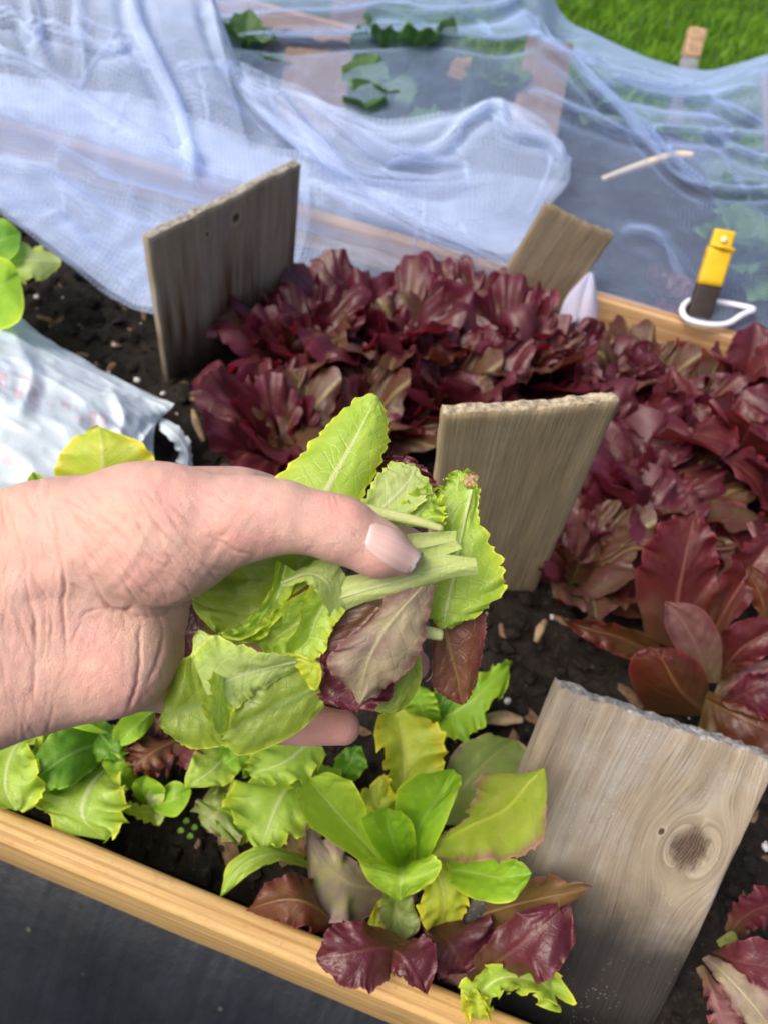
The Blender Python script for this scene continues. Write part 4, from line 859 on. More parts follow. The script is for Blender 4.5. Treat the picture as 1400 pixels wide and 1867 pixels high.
LF(d, [(255, 1440), (218, 1405), (196, 1370)], [(228, 1438), (190, 1400), (190, 1376)], [(252, 1415), (234, 1388), (205, 1368)], Z(.02, .035, .04), 'green', nv=32, edge=.003)
LF(d, [(280, 1482), (240, 1478), (204, 1464)], [(275, 1470), (240, 1463), (207, 1460)], [(292, 1508), (255, 1494), (214, 1474)], Z(.02, .03, .03), 'yellow', nv=32, edge=.002, ruf=.002)
LF(d, [(275, 1468), (312, 1460), (348, 1438)], [(284, 1450), (315, 1425), (340, 1430)], [(282, 1480), (322, 1488), (354, 1446)], Z(.02, .035, .036), 'green', nv=32, edge=.004)
LF(d, [(268, 1465), (262, 1438), (266, 1414)], [(250, 1458), (242, 1432), (254, 1416)], [(288, 1458), (302, 1440), (282, 1417)], Z(.02, .035, .042), 'green', nv=32, edge=.005)
LF(d, [(272, 1470), (280, 1455), (290, 1440)], [(265, 1460), (268, 1448), (280, 1438)], [(285, 1472), (298, 1460), (302, 1446)], Z(.02, .03, .034), 'pale', nv=24, edge=.003)
LF(d, [(285, 1480), (300, 1490), (305, 1470)], [(275, 1490), (290, 1505), (300, 1490)], [(295, 1475), (310, 1478), (312, 1466)], Z(.02, .025, .026), 'pale', nv=24)
# weed seedlings on the soil in front
w = plant(340, 1515, 'weed seedlings, tiny and green, on the dark soil before the rail', 'seedlings', cat_='seedlings', name='seedling')
for (x, y) in ((335, 1500), (350, 1512), (342, 1528), (325, 1518)):
    LF(w, [(x, y), (x + 5, y - 3), (x + 10, y - 8)], [(x - 1, y - 3), (x + 3, y - 8), (x + 8, y - 10)], [(x + 2, y + 2), (x + 9, y), (x + 12, y - 5)], Z(.012, .016, .016), 'deep', nv=10, nu=7, quilt=0, rib=0)
j = plant(800, 1320, 'small frilly green lettuce in the middle of the bed, right of the fingertips')
LF(j, [(790, 1315), (840, 1290), (890, 1250), (928, 1213)], [(785, 1295), (850, 1258), (888, 1222), (920, 1206)], [(805, 1340), (855, 1352), (895, 1290), (938, 1248)], Z(.01, .03, .04, .04), 'green', ruf=.006, rfreq=4, teeth=.0022, nv=48, nu=25)
LF(j, [(785, 1325), (768, 1290), (762, 1250)], [(765, 1322), (735, 1290), (745, 1250)], [(800, 1318), (800, 1290), (785, 1255)], Z(.015, .035, .04), 'green', ruf=.003)
LF(j, [(790, 1320), (812, 1262), (835, 1235)], [(780, 1300), (790, 1258), (825, 1232)], [(805, 1320), (838, 1275), (848, 1245)], Z(.015, .03, .03), 'deep', quilt=.0009, ruf=.003)

# green plants by the bag
a = plant(-20, 540, 'green lettuce with smooth round leaves at the left edge, behind the plastic bag')
LF(a, [(-40, 470), (0, 440), (38, 425)], [(-40, 415), (0, 398), (32, 414)], [(-20, 495), (22, 472), (42, 440)], Z(.06, .09, .09), 'deep', edge=.004)
LF(a, [(-20, 482), (40, 475), (112, 478)], [(-10, 440), (45, 446), (108, 458)], [(0, 502), (45, 514), (102, 502)], Z(.05, .085, .075), 'pale', edge=-.004, ruf=.003)
LF(a, [(-60, 560), (-10, 530), (34, 500)], [(-60, 480), (0, 468), (38, 494)], [(-40, 610), (30, 590), (50, 540)], Z(.06, .10, .10), 'green', edge=.004)
b = plant(190, 1000, 'lime lettuce with one tall rounded leaf standing between the wrist and the plastic bag')
LF(b, [(192, 960), (189, 880), (186, 820), (182, 778)], [(112, 950), (102, 860), (118, 812), (162, 780)], [(270, 940), (284, 860), (266, 812), (215, 784)], D(.44, .425, .42, .425), 'yellow', edge=-.004, ruf=.002, rfreq=3, teeth=.0008, nv=48, nu=25)
LF(b, [(76, 935), (70, 888), (60, 860)], [(58, 930), (52, 880), (56, 862)], [(95, 925), (88, 882), (70, 861)], D(.43, .42, .42), 'lime', edge=.012, nv=32)

# the red romaine at the right
k = plant(1285, 1240, 'big red romaine lettuce with smooth upright leaves, behind the knotty board at the right')
LF(k, [(1235, 1190), (1233, 1110), (1246, 1030), (1266, 932)], [(1176, 1160), (1160, 1060), (1184, 975), (1238, 928)], [(1288, 1150), (1306, 1070), (1306, 990), (1280, 928)], D(.575, .56, .545, .54), 'redbig', quilt=.0011, nveins=9, ruf=.004, rfreq=4, edge=.006, teeth=.0006, nv=48, nu=25)
LF(k, [(1290, 1170), (1335, 1088), (1380, 1020), (1425, 965)], [(1280, 1150), (1306, 1070), (1340, 1012), (1400, 955)], [(1300, 1175), (1352, 1115), (1402, 1062), (1445, 1000)], D(.57, .55, .54, .54), 'redbig', quilt=.0011, nveins=9, edge=.006, ruf=.0025, rfreq=3.5)
LF(k, [(1200, 1195), (1130, 1162), (1075, 1147), (1027, 1132)], [(1205, 1165), (1130, 1140), (1080, 1132), (1029, 1128)], [(1165, 1210), (1112, 1190), (1066, 1165), (1030, 1137)], D(.56, .55, .55, .56), 'redorange', quilt=.0011, nveins=9, edge=.006, ruf=.0025, rfreq=3.5)
LF(k, [(1400, 1150), (1386, 1090), (1354, 1020)], [(1388, 1140), (1366, 1080), (1350, 1018)], [(1440, 1130), (1424, 1070), (1372, 1028)], D(.53, .52, .52), 'redorange', quilt=.0011, nveins=9, ruf=.0025, rfreq=3.5)
LF(k, [(1310, 1235), (1352, 1182), (1425, 1140)], [(1305, 1200), (1322, 1142), (1400, 1115)], [(1322, 1240), (1384, 1202), (1440, 1172)], D(.54, .515, .505), 'redbig', quilt=.0011, nveins=9, edge=.003, ruf=.0025, rfreq=3.5)
LF(k, [(1300, 1270), (1340, 1245), (1420, 1220)], [(1310, 1240), (1350, 1215), (1420, 1200)], [(1310, 1290), (1370, 1280), (1430, 1250)], D(.55, .54, .53), 'pinkmauve', quilt=.0011, nveins=9, ruf=.0025, rfreq=3.5)
LF(k, [(1290, 1305), (1242, 1262), (1212, 1212), (1190, 1178)], [(1178, 1300), (1148, 1240), (1150, 1200), (1178, 1176)], [(1292, 1270), (1282, 1220), (1246, 1190), (1202, 1176)], D(.53, .505, .495, .495), 'redorange', quilt=.0011, nveins=9, edge=-.004, nv=48, nu=25)
LF(k, [(1285, 1275), (1345, 1305), (1430, 1345)], [(1290, 1258), (1350, 1285), (1430, 1312)], [(1270, 1330), (1335, 1360), (1430, 1400)], D(.52, .50, .49), 'redorange', quilt=.0011, nveins=9, ruf=.0025, rfreq=3.5)
LF(k, [(1305, 1295), (1362, 1262), (1425, 1240)], [(1315, 1275), (1358, 1232), (1425, 1215)], [(1330, 1310), (1385, 1312), (1430, 1300)], D(.52, .495, .485), 'darkred', quilt=.0011, nveins=9, ruf=.0025, rfreq=3.5)
LF(k, [(1290, 1245), (1270, 1182), (1240, 1128), (1212, 1097)], [(1268, 1255), (1238, 1192), (1212, 1145), (1207, 1102)], [(1312, 1240), (1314, 1170), (1282, 1113), (1226, 1093)], D(.53, .505, .49, .485), 'pinkmauve', quilt=.0011, nveins=9, edge=.002, nv=48)
n_ = plant(1290, 1745, 'red lettuce at the bottom right corner, partly behind the knotty board')
LF(n_, [(1325, 1705), (1370, 1662), (1440, 1640)], [(1320, 1690), (1345, 1640), (1420, 1600)], [(1350, 1710), (1390, 1690), (1450, 1690)], D(.42, .41, .40), 'maroon', ruf=.002)
LF(n_, [(1280, 1760), (1300, 1812), (1325, 1885)], [(1290, 1770), (1332, 1822), (1365, 1880)], [(1268, 1765), (1290, 1830), (1298, 1885)], D(.41, .39, .385), 'pinkmauve', teeth=.002, ruf=.003)
LF(n_, [(1298, 1735), (1345, 1753), (1430, 1768)], [(1308, 1730), (1350, 1713), (1430, 1708)], [(1308, 1746), (1352, 1784), (1430, 1815)], D(.41, .385, .375), 'maroon', ruf=.0015, rfreq=3, teeth=.0008)
LF(n_, [(1285, 1745), (1320, 1775), (1370, 1830), (1412, 1885)], [(1290, 1740), (1332, 1758), (1402, 1808), (1445, 1860)], [(1280, 1750), (1310, 1792), (1345, 1852), (1385, 1892)], D(.41, .39, .38, .375), 'mauve', ruf=.002, rfreq=3)
LF(n_, [(1310, 1725), (1330, 1715), (1342, 1705)], [(1305, 1715), (1322, 1702), (1338, 1695)], [(1318, 1735), (1336, 1730), (1348, 1715)], D(.42, .415, .41), 'dull', nv=24)

# ------------------------------------------------------------------ frilly red lettuces: shared leaf meshes, each plant its own leaves
def local_leaf(kind, i):
    r = np.random.default_rng(100 + i + (50 if kind == 'r' else 0)); v = np.linspace(0, 1, 8)
    if kind == 'f': w = np.interp(v, [0, .2, .4, .6, .8, .93, 1], [.05, .09, .22, .38, .46, .38, .14])
    else: w = np.interp(v, [0, .2, .4, .6, .8, .93, 1], [.07, .12, .22, .29, .29, .20, .05])
    bend = r.uniform(.10, .34); x = v * (1 - .12 * bend * v); z = .18 * np.sin(v * 2.2) - bend * v ** 2.6; y = r.uniform(-.10, .10) * v ** 2
    cup = r.uniform(.02, .16)
    M = np.stack([x, y, z], -1); L = M + np.stack([0 * v, w * r.uniform(.85, 1.1), cup * w * 2], -1); Rr = M - np.stack([0 * v, w * r.uniform(.85, 1.1), -cup * w * 2], -1)
    if kind == 'f': kw = dict(ruf=r.uniform(.085, .135), rfreq=r.uniform(3.2, 4.8), teeth=.05, tfreq=13, rpow=2.0, quilt=.010, rib=.008)
    else: kw = dict(ruf=r.uniform(.02, .045), rfreq=r.uniform(2, 3.2), teeth=.012, quilt=.007, rib=.008)
    P, Fc, uv = loft('leaf', M, L, Rr, None, nv=46, nu=25, face=(0, 0, 1), seed=300 + i, local=True, **kw)
    me = bpy.data.meshes.new('leaf'); me.from_pydata(P.tolist(), [], [tuple(int(q) for q in f_) for f_ in Fc])
    l = me.uv_layers.new(name='UVMap'); idx = np.zeros(len(me.loops), int); me.loops.foreach_get('vertex_index', idx); l.data.foreach_set('uv', uv.astype(np.float32)[idx].ravel())
    me.polygons.foreach_set('use_smooth', [True] * len(me.polygons)); me.update()
    return me
def frill_leaf(i):
    r = np.random.default_rng(700 + i); nr, nt = 20, 96
    RH, TN = np.meshgrid(np.linspace(0, 1, nr) ** .85, np.linspace(-1, 1, nt), indexing='ij'); sd = r.random(6) * 40
    th = TN * math.radians(r.uniform(74, 100)) * (.10 + .90 * smooth(RH, .05, .55))
    ro = RH * (1 - .16 * np.abs(TN) ** 2 + RH ** 3 * (.05 * np.sin(4.3 * TN + sd[0]) + .07 * vnoise(np.stack([TN * 5 + sd[1], 0 * TN, 0 * TN], -1)) + .04 * vnoise(np.stack([TN * 19 + sd[2], 0 * TN, 0 * TN], -1))))
    x = ro * np.cos(th * .9) * .92 + .10 * ro; y = ro * np.sin(th) * r.uniform(.62, .80)
    k1 = r.uniform(4.5, 6.5); ph = np.pi * k1 * TN + sd[3] + 1.1 * vnoise(np.stack([TN * 3, RH * 2, 0 * TN + sd[4]], -1))
    a1 = r.uniform(.10, .15) * RH ** 2.2 * (.6 + .55 * np.abs(vnoise(np.stack([TN * 3 + sd[5], 0 * TN, 0 * TN], -1))) * 2)
    w1 = 1.9 * vnoise(np.stack([TN * k1 * .85 + sd[0], RH * 2.2 + .8 * TN, 0 * TN + sd[3]], -1)); w2 = 1.5 * vnoise(np.stack([TN * k1 * 2.9 + sd[2], RH * 4.5, 0 * TN + sd[4]], -1))
    w3 = 1.9 * vnoise(np.stack([TN * k1 * .85 + sd[5], RH * 2.2, 0 * TN + sd[1]], -1)); z = .24 * np.sin(1.7 * x) - r.uniform(.10, .40) * x ** 2.6 + r.uniform(.15, .55) * y ** 2 + a1 * w1 + .06 * RH ** 3.5 * w2 + .045 * RH * fbm(np.stack([x * 4.5, y * 4.5, 0 * x + sd[1]], -1), 2)
    x = x + .8 * a1 * w3 + .05 * RH ** 3.5 * w2; y = y + .7 * a1 * np.roll(w3, 5, 1) - .03 * RH ** 3 * w2
    z = z + .012 * np.exp(-(TN / .07) ** 2) * (1 - RH)
    P = np.stack([x, y, z], -1).reshape(-1, 3); Fc = gridfaces(np.stack([x, y, z], -1)); uv = np.stack([.5 + .5 * TN, RH], -1).reshape(-1, 2)
    me = bpy.data.meshes.new('leaf'); me.from_pydata(P.tolist(), [], [tuple(int(q) for q in f_) for f_ in Fc])
    l = me.uv_layers.new(name='UVMap'); idx = np.zeros(len(me.loops), int); me.loops.foreach_get('vertex_index', idx); l.data.foreach_set('uv', uv.astype(np.float32)[idx].ravel())
    me.polygons.foreach_set('use_smooth', [True] * len(me.polygons)); me.update(); return me
def meshes(kind, n, mat):
    out = []
    for i in range(n):
        me = frill_leaf(i + 10 * len(mat)) if kind == 'f' else local_leaf(kind, i); me.materials.append(LM[mat]); out.append(me)
    return out
# leaf materials drawn at photo scale need unit-leaf versions: the object coordinates are leaf lengths here
def rescaled(mat, f, name):
    m = LM[mat].copy(); m.name = name
    for nd in m.node_tree.nodes:
        if nd.type in ('TEX_NOISE', 'TEX_VORONOI'): nd.inputs['Scale'].default_value *= f
        if nd.type == 'BUMP': nd.inputs['Distance'].default_value = .0007
    LM[name] = m; return name
SC = .1
MF = meshes('f', 6, rescaled('frill', SC, 'leaf_red_frilly_unit')) + meshes('f', 3, rescaled('frill2', SC, 'leaf_red_green_frilly_unit')) + meshes('f', 3, rescaled('darkred', SC, 'leaf_dark_frilly_unit'))
MR = meshes('r', 4, rescaled('redbig', SC, 'leaf_red_smooth_unit')) + meshes('r', 2, rescaled('darkred', SC, 'leaf_dark_smooth_unit'))
MG = meshes('r', 4, rescaled('far', SC, 'leaf_green_unit')) + meshes('f', 2, rescaled('far', SC, 'leaf_dim_frilly_unit'))
def rosette(x, y, z, size, n, pool, label, group, rnd, up=(26, 78), cat_='lettuce'):
    p = empty('lettuce_plant', (x, y, z), label, cat_, group); rr = random.Random(rnd)
    for i in range(n):
        t = i / max(1, n - 1); az = i * 2.39996 + rr.uniform(-.3, .3)
        el = math.radians(up[0] + (up[1] - up[0]) * t + rr.uniform(-8, 8)); s = size * (1.05 - .35 * t) * rr.uniform(.75, 1.22)
        o = bpy.data.objects.new('leaf', rr.choice(pool)); COL.objects.link(o); o.parent = p
        o.rotation_euler = (Matrix.Rotation(az, 3, 'Z') @ Matrix.Rotation(-el, 3, 'Y') @ Matrix.Rotation(rr.uniform(-.35, .35), 3, 'X')).to_euler()
        o.scale = (s, s, s); o.location = (.008 * math.cos(az), .008 * math.sin(az), 0)
    return p
RG = 'red lettuces filling the right of the near bed'
reds = [  # soil position in photo pixels, size, leaves, pool, label
 (545, 690, .085, 15, MF, 'dark red frilly lettuce beside the wide brown board, leftmost of the reds'),
 (640, 640, .095, 16, MF, 'red frilly lettuce right of the wide brown board, close to the netting hem'),
 (510, 835, .082, 13, MF, 'open red frilly lettuce above the thumb knuckle, nearest the bare soil'),
 (650, 800, .080, 14, MF, 'red frilly lettuce right behind the tall green leaf in the hand'),
 (730, 680, .10, 18, MF, 'dense frilly red lettuce in the middle of the back row under the netting'),
 (800, 770, .088, 16, MF, 'red frilly lettuce with pale leaf undersides above the plain tan board'),
 (840, 640, .085, 15, MF, 'yellowish red frilly lettuce before the bunched netting, left of the narrow brown board'),
 (930, 680, .085, 16, MF, 'frilly red lettuce at the foot of the narrow leaning board'),
 (985, 715, .080, 16, MF, 'tall frilly red lettuce in front of the hanging netting corner'),
 (1040, 700, .068, 15, MF, 'frilly red lettuce under the hanging netting corner, against the back rail'),
 (1100, 745, .078, 15, MF, 'frilly red lettuce above the right end of the plain tan board'),
 (1165, 735, .070, 14, MF, 'frilly purple lettuce at the back rail left of the yellow marker'),
 (1330, 690, .12, 13, MR, 'broad leaved red lettuce below the yellow marker at the right edge'),
 (1250, 775, .075, 13, MF, 'frilly dark lettuce below the white ring'),
 (1180, 830, .10, 12, MR, 'smooth red lettuce beside the right edge of the plain tan board'),
 (1310, 860, .11, 12, MR, 'smooth red lettuce with folded glossy leaves, right edge, upper one'),
 (1160, 940, .085, 13, MF, 'frilly purple red lettuce behind the upright red romaine leaf'),
 (1040, 1060, .072, 12, MF, 'small purple frilly lettuce at the foot of the plain tan board'),
 (1400, 960, .10, 12, MR, 'dark red lettuce cut by the right edge, behind the big red romaine'),
 (1430, 800, .10, 12, MR, 'red lettuce at the right edge with leaves raised against the netting'),
 (1150, 1030, .075, 12, MF, 'frilly dark red lettuce at the left foot of the upright red romaine leaf'),
 (1390, 1080, .09, 12, MR, 'dark red lettuce at the right edge beside the romaine stalk'),
 (1090, 860, .075, 12, MF, 'low frilly red lettuce hugging the right side of the plain tan board'),
]
for i, (x, y, s, n, pool, lab) in enumerate(reds):
    q = at_z(x, y, .005); rosette(q[0], min(q[1], .74), .002, s * 1.12, int(n * .72), pool, lab, RG, 40 + i)
FG = 'plants under the far netting'
for i, (x, y, dd, s, n, pool, lab) in enumerate([
    (690, 215, 1.22, .12, 9, MG[:4], 'green broad leaved plant under the far netting, right of the square board'),
    (440, 160, 1.35, .12, 9, MG[:4], 'green plant under the netting left of the square board'),
    (730, 150, 1.38, .13, 9, MG, 'green plant behind the broad leaved one under the far netting'),
    (890, 165, 1.34, .11, 12, MG, 'feathery green plant left of the tall reddish board under the netting'),
    (1060, 170, 1.35, .11, 11, MG, 'green plant right of the tall reddish board under the netting'),
    (1370, 420, 1.02, .10, 14, MG, 'leafy green plant under the netting right of the yellow marker'),
    (1400, 330, 1.10, .12, 12, MG, 'green plant under the netting at the right edge, above the yellow marker'),
    (1330, 210, 1.35, .12, 10, MG, 'green plant under the netting below the lawn stake'),
    (1230, 520, .95, .05, 9, MF, 'little red lettuce under the netting just left of the yellow marker')]):
    q = at_d(x, y, dd); rosette(q[0], max(q[1], .9), -.015, s, n, pool, lab, FG, 90 + i, (30, 80))
# two chips that can be told apart
def chip(px, py, ang, ln, wd, label):
    c = at_z(px, py, .012); a = np.array([math.cos(ang), math.sin(ang), .15]) * ln / 2; b = np.array([-math.sin(ang), math.cos(ang), 0]) * wd
    ob = tube('wood_chip', [c - a, c + a * .1 + b * .2, c + a], [wd * .5, wd, wd * .4], M_CHIP2, n=8, seg=10, flat=.45)
    tag(ob, label, 'wood chip')
M_CHIP2 = simple_mat('tan_chip', (.30, .22, .14), .8, .2, .35, 120, .4)
chip(362, 775, 2.3, .040, .0045, 'long tan wood chip on the soil left of the red lettuces, right of the bag')
chip(985, 1150, 1.4, .022, .004, 'short tan wood chip on the soil under the plain tan board')
chip(915, 1312, .3, .030, .007, 'brown bark chip on dark soil right of the small frilly green lettuce')

# ------------------------------------------------------------------ the hand: one implicit surface, meshed with surface nets
def cpt(px, py, d): return np.array([(px - CX) / F * d, (py - CY) / F * d, d])       # camera space: right, down, away
def cworld(P): P = np.asarray(P); return np.array([0, 0, H]) + np.stack([P[..., 0], -P[..., 1], -P[..., 2]], -1) @ R.T
VX = .0010
lo = np.array([-.205, -.022, .158]); hi = np.array([.022, .080, .275])
dim = np.ceil((hi - lo) / VX).astype(int)
gx, gy, gz = [(lo[i] + VX * np.arange(dim[i])).astype(np.float32) for i in range(3)]
GX, GY, GZ = np.meshgrid(gx, gy, gz, indexing='ij')
def cone(a, b):
    """tapered capsule between (px, py, radius px, depth) ends; depth squash by the fifth value"""
    qa, qb = cpt(a[0], a[1], a[3]), cpt(b[0], b[1], b[3]); ra, rb = a[2] * a[3] / F, b[2] * b[3] / F
    sq = a[4] if len(a) > 4 else 1.
    s = np.array([1, 1, 1 / sq]); A = qa * s; B = qb * s; d = B - A; L2 = float(d @ d)
    X, Y, Zz = GX - A[0], GY - A[1], GZ * np.float32(1 / sq) - A[2]
    t = np.clip((X * d[0] + Y * d[1] + Zz * d[2]) / L2, 0, 1)
    r = np.sqrt((X - t * d[0]) ** 2 + (Y - t * d[1]) ** 2 + (Zz - t * d[2]) ** 2) - (ra + t * (rb - ra))
    return r * min(1., (.6 + .4 * sq))
def ell(c, rx, ry, rz, ang=0.):
    q = cpt(c[0], c[1], c[2]); k = c[2] / F; rx, ry = rx * k, ry * k; ca, sa = math.cos(ang), math.sin(ang)
    X, Y, Zz = GX - q[0], GY - q[1], GZ - q[2]; U = X * ca + Y * sa; W = -X * sa + Y * ca
    k0 = np.sqrt((U / rx) ** 2 + (W / ry) ** 2 + (Zz / rz) ** 2); k1 = np.sqrt((U / rx ** 2) ** 2 + (W / ry ** 2) ** 2 + (Zz / rz ** 2) ** 2) + 1e-9
    return k0 * (k0 - 1) / k1
def su(a, b, k):
    h = np.clip(.5 + .5 * (b - a) / k, 0, 1); return b + (a - b) * h - k * h * (1 - h)
def chain(pp, k=.004):
    f = None
    for a, b in zip(pp[:-1], pp[1:]):
        c = cone(a, b); f = c if f is None else su(f, c, k)
    return f
arm = chain([(-700, 1330, 272, .215, .72), (-250, 1228, 238, .213, .72), (0, 1129, 204, .211, .72), (75, 1086, 186, .210, .70)], .01)
palm = ell((150, 1082, .2145), 190, 203, .0185)
palm = su(palm, cone((200, 1020, 120, .214, .8), (420, 1090, 80, .240, .8)), .012)
palm = su(palm, cone((190, 1190, 105, .212, .9), (350, 1210, 80, .232, .8)), .010)
f = su(arm, palm, .012)
f = su(f, cone((100, 1190, 100, .206, .85), (215, 1205, 98, .204, .8)), .006)             # heel of the hand
thenar = su(cone((140, 985, 108, .203, .85), (300, 972, 122, .1965, .9)), cone((300, 972, 122, .1965, .9), (455, 945, 73, .1945)), .006)
f = su(f, thenar, .006)
f = su(f, cone((250, 930, 80, .206), (430, 922, 72, .222)), .008)                          # back edge towards the index
fingers = [
 [(330, 960, 80, .222), (460, 930, 70, .230), (600, 950, 54, .243), (700, 985, 46, .246), (770, 1010, 34, .242)],
 [(340, 1060, 72, .234), (460, 1085, 60, .243), (600, 1105, 50, .2475), (700, 1112, 44, .249), (745, 1116, 32, .246)],
 [(330, 1140, 68, .233), (440, 1195, 56, .242), (580, 1212, 46, .2475), (680, 1214, 40, .249), (752, 1212, 31, .245)],
 [(290, 1215, 72, .224), (400, 1280, 54, .236), (490, 1310, 43, .2425), (560, 1322, 39, .244), (626, 1327, 31, .242)]]
for c in fingers: f = su(f, chain(c, .002), .0035)
thumb = chain([(445, 946, 75, .1945), (515, 942, 63, .194), (590, 956, 55, .1945), (628, 968, 57, .195), (690, 1002, 49, .1965), (735, 1019, 31, .199)], .0035)
f = su(f, thumb, .004)
f = f.astype(np.float32)
def surface_nets(f):
    n = f.shape; ins = f < 0
    c = [ins[i:n[0] - 1 + i, j:n[1] - 1 + j, k:n[2] - 1 + k] for i in (0, 1) for j in (0, 1) for k in (0, 1)]
    cnt = sum(x.astype(np.int8) for x in c); act = (cnt > 0) & (cnt < 8)
    ijk = np.argwhere(act); vid = -np.ones(act.shape, int); vid[act] = np.arange(len(ijk))
    acc = np.zeros((len(ijk), 3)); w = np.zeros(len(ijk)); I, J, K = ijk.T
    co = [(i, j, k) for i in (0, 1) for j in (0, 1) for k in (0, 1)]
    for a in range(8):
        for b in range(a + 1, 8):
            A, B = co[a], co[b]
            if sum(abs(A[q] - B[q]) for q in range(3)) != 1: continue
            fa = f[I + A[0], J + A[1], K + A[2]]; fb = f[I + B[0], J + B[1], K + B[2]]; m = (fa < 0) != (fb < 0)
            t = np.where(m, fa / np.where(m, fa - fb, 1), 0)
            acc[m] += (np.array(A) + t[:, None] * (np.array(B) - np.array(A)))[m]; w[m] += 1
    V = ijk + acc / w[:, None]; Fs = []
    for ax in range(3):
        s0 = [slice(1, -1)] * 3; s1 = [slice(1, -1)] * 3; s0[ax] = slice(0, -1); s1[ax] = slice(1, None)
        a = ins[tuple(s0)]; b = ins[tuple(s1)]; e = np.argwhere(a != b); sgn = a[a != b]
        off = np.array([1, 1, 1]); off[ax] = 0; e = e + off
        o1, o2 = [q for q in range(3) if q != ax]
        def g_(d1, d2):
            q = e.copy(); q[:, o1] += d1; q[:, o2] += d2; return vid[q[:, 0], q[:, 1], q[:, 2]]
        quad = np.stack([g_(-1, -1), g_(0, -1), g_(0, 0), g_(-1, 0)], -1)
        flip = sgn if ax != 1 else ~sgn
        quad[~flip] = quad[~flip][:, ::-1]; Fs.append(quad)
    return V, np.vstack(Fs)
Vh, Fh = surface_nets(f); Vh = lo + Vh * VX
Fh = Fh[(Fh >= 0).all(1)]
E2 = np.vstack([Fh[:, [0, 1]], Fh[:, [1, 2]], Fh[:, [2, 3]], Fh[:, [3, 0]]])
def relax(V, it, lam=.5, mu=-.52):
    for s_ in range(it):
        for l_ in (lam, mu):
            acc = np.zeros_like(V); n_ = np.zeros(len(V))
            for a, b in ((0, 1), (1, 0)):
                for q in range(3): acc[:, q] += np.bincount(E2[:, a], V[E2[:, b], q], len(V))
                n_ += np.bincount(E2[:, a], minlength=len(V))
            V = V + l_ * (acc / np.maximum(n_, 1)[:, None] - V)
    return V
Vh = relax(Vh, 8)
def vnormals(V):
    n = np.cross(V[Fh[:, 2]] - V[Fh[:, 0]], V[Fh[:, 3]] - V[Fh[:, 1]]); out = np.zeros_like(V)
    for k_ in range(4):
        for q in range(3): out[:, q] += np.bincount(Fh[:, k_], n[:, q], len(V))
    return nrm(out)
# one split of every quad, so that skin folds hold
ed = np.sort(E2, 1); key, inv = np.unique(ed[:, 0] * len(Vh) + ed[:, 1], return_inverse=True); nF = len(Fh); n0 = len(Vh)
mid = .5 * (Vh[key // n0] + Vh[key % n0]); cen = Vh[Fh].mean(1); em = n0 + inv.reshape(4, nF).T; ce = n0 + len(mid) + np.arange(nF)
Vh = np.vstack([Vh, mid, cen])
Fh = np.vstack([np.stack([Fh[:, i], em[:, i], ce, em[:, i - 1]], -1) for i in range(4)])
E2 = np.vstack([Fh[:, [0, 1]], Fh[:, [1, 2]], Fh[:, [2, 3]], Fh[:, [3, 0]]]); Vh = relax(Vh, 3)
Nh = vnormals(Vh)
if np.mean(np.sum(Nh * (Vh - Vh.mean(0)), 1)) < 0: Fh = Fh[:, ::-1]; Nh = -Nh
# creases of wrist, thumb ball and palm, each a groove with a soft roll beside it
hx = CX + F * Vh[:, 0] / Vh[:, 2]; hy = CY + F * Vh[:, 1] / Vh[:, 2]
front = smooth(-Nh[:, 2], .05, .45)
notthumb_back = front
creases = [
 ([(73, 905), (89, 961), (123, 1050), (114, 1096), (118, 1139), (125, 1175), (114, 1228), (103, 1278)], .0011, 7),
 ([(20, 940), (30, 971), (45, 1021), (59, 1107), (66, 1157), (64, 1246), (60, 1290)], .0008, 7),
 ([(150, 1130), (140, 1160), (128, 1200), (118, 1240), (104, 1282)], .0006, 5),
 ([(89, 1120), (95, 1150), (98, 1200), (92, 1250)], .0006, 6),
 ([(112, 905), (139, 940), (200, 1005), (245, 1062), (285, 1095), (320, 1112)], .0007, 6),
 ([(140, 945), (165, 985), (203, 1032), (228, 1075), (250, 1098)], .0008, 6),
 ([(170, 925), (215, 975), (262, 1030), (300, 1062)], .0005, 6),
 ([(268, 930), (321, 993), (375, 1030), (415, 1040)], .0006, 6),
 ([(300, 905), (340, 950), (385, 985), (425, 1004), (462, 1012)], .0009, 6),
 ([(240, 940), (290, 1000), (335, 1042), (380, 1062)], .0005, 6),
 ([(150, 1010), (178, 1064), (200, 1108), (226, 1116), (236, 1108)], .0014, 7),
 ([(222, 1116), (250, 1124), (290, 1124), (325, 1108)], .0013, 6),
 ([(256, 1128), (257, 1190), (250, 1250), (228, 1305)], .0007, 8),
 ([(285, 1120), (300, 1150), (292, 1200), (270, 1260)], .0005, 8),
 ([(135, 1060), (165, 1080), (195, 1096)], .0006, 5), ([(150, 1120), (180, 1112), (200, 1114)], .0005, 5),
 ([(300, 1010), (345, 1040), (392, 1054)], .0003, 5), ([(200, 915), (255, 985), (310, 1032)], .0004, 5), ([(120, 970), (160, 1030), (185, 1072)], .0005, 5),
 ([(602, 905), (606, 925), (604, 945)], .0006, 4), ([(612, 903), (616, 920), (612, 938)], .0005, 4), ([(592, 905), (594, 922), (590, 936)], .0003, 4),
 ([(560, 1004), (575, 990), (580, 970)], .0004, 5)]
fine = []
def strand(x, y, ang, ln, amp, w, bend):
    p = [(x, y)]
    for k_ in range(5):
        ang += bend + rng.normal(0, .10); p.append((p[-1][0] + math.cos(ang) * ln / 5, p[-1][1] + math.sin(ang) * ln / 5))
    fine.append((p, amp, w))
for k_ in range(95): strand(rng.uniform(-170, 105), rng.uniform(885, 1290), 1.45 + rng.normal(0, .12), rng.uniform(40, 130), rng.uniform(.00010, .00030), rng.uniform(3, 5.5), rng.normal(0, .05))
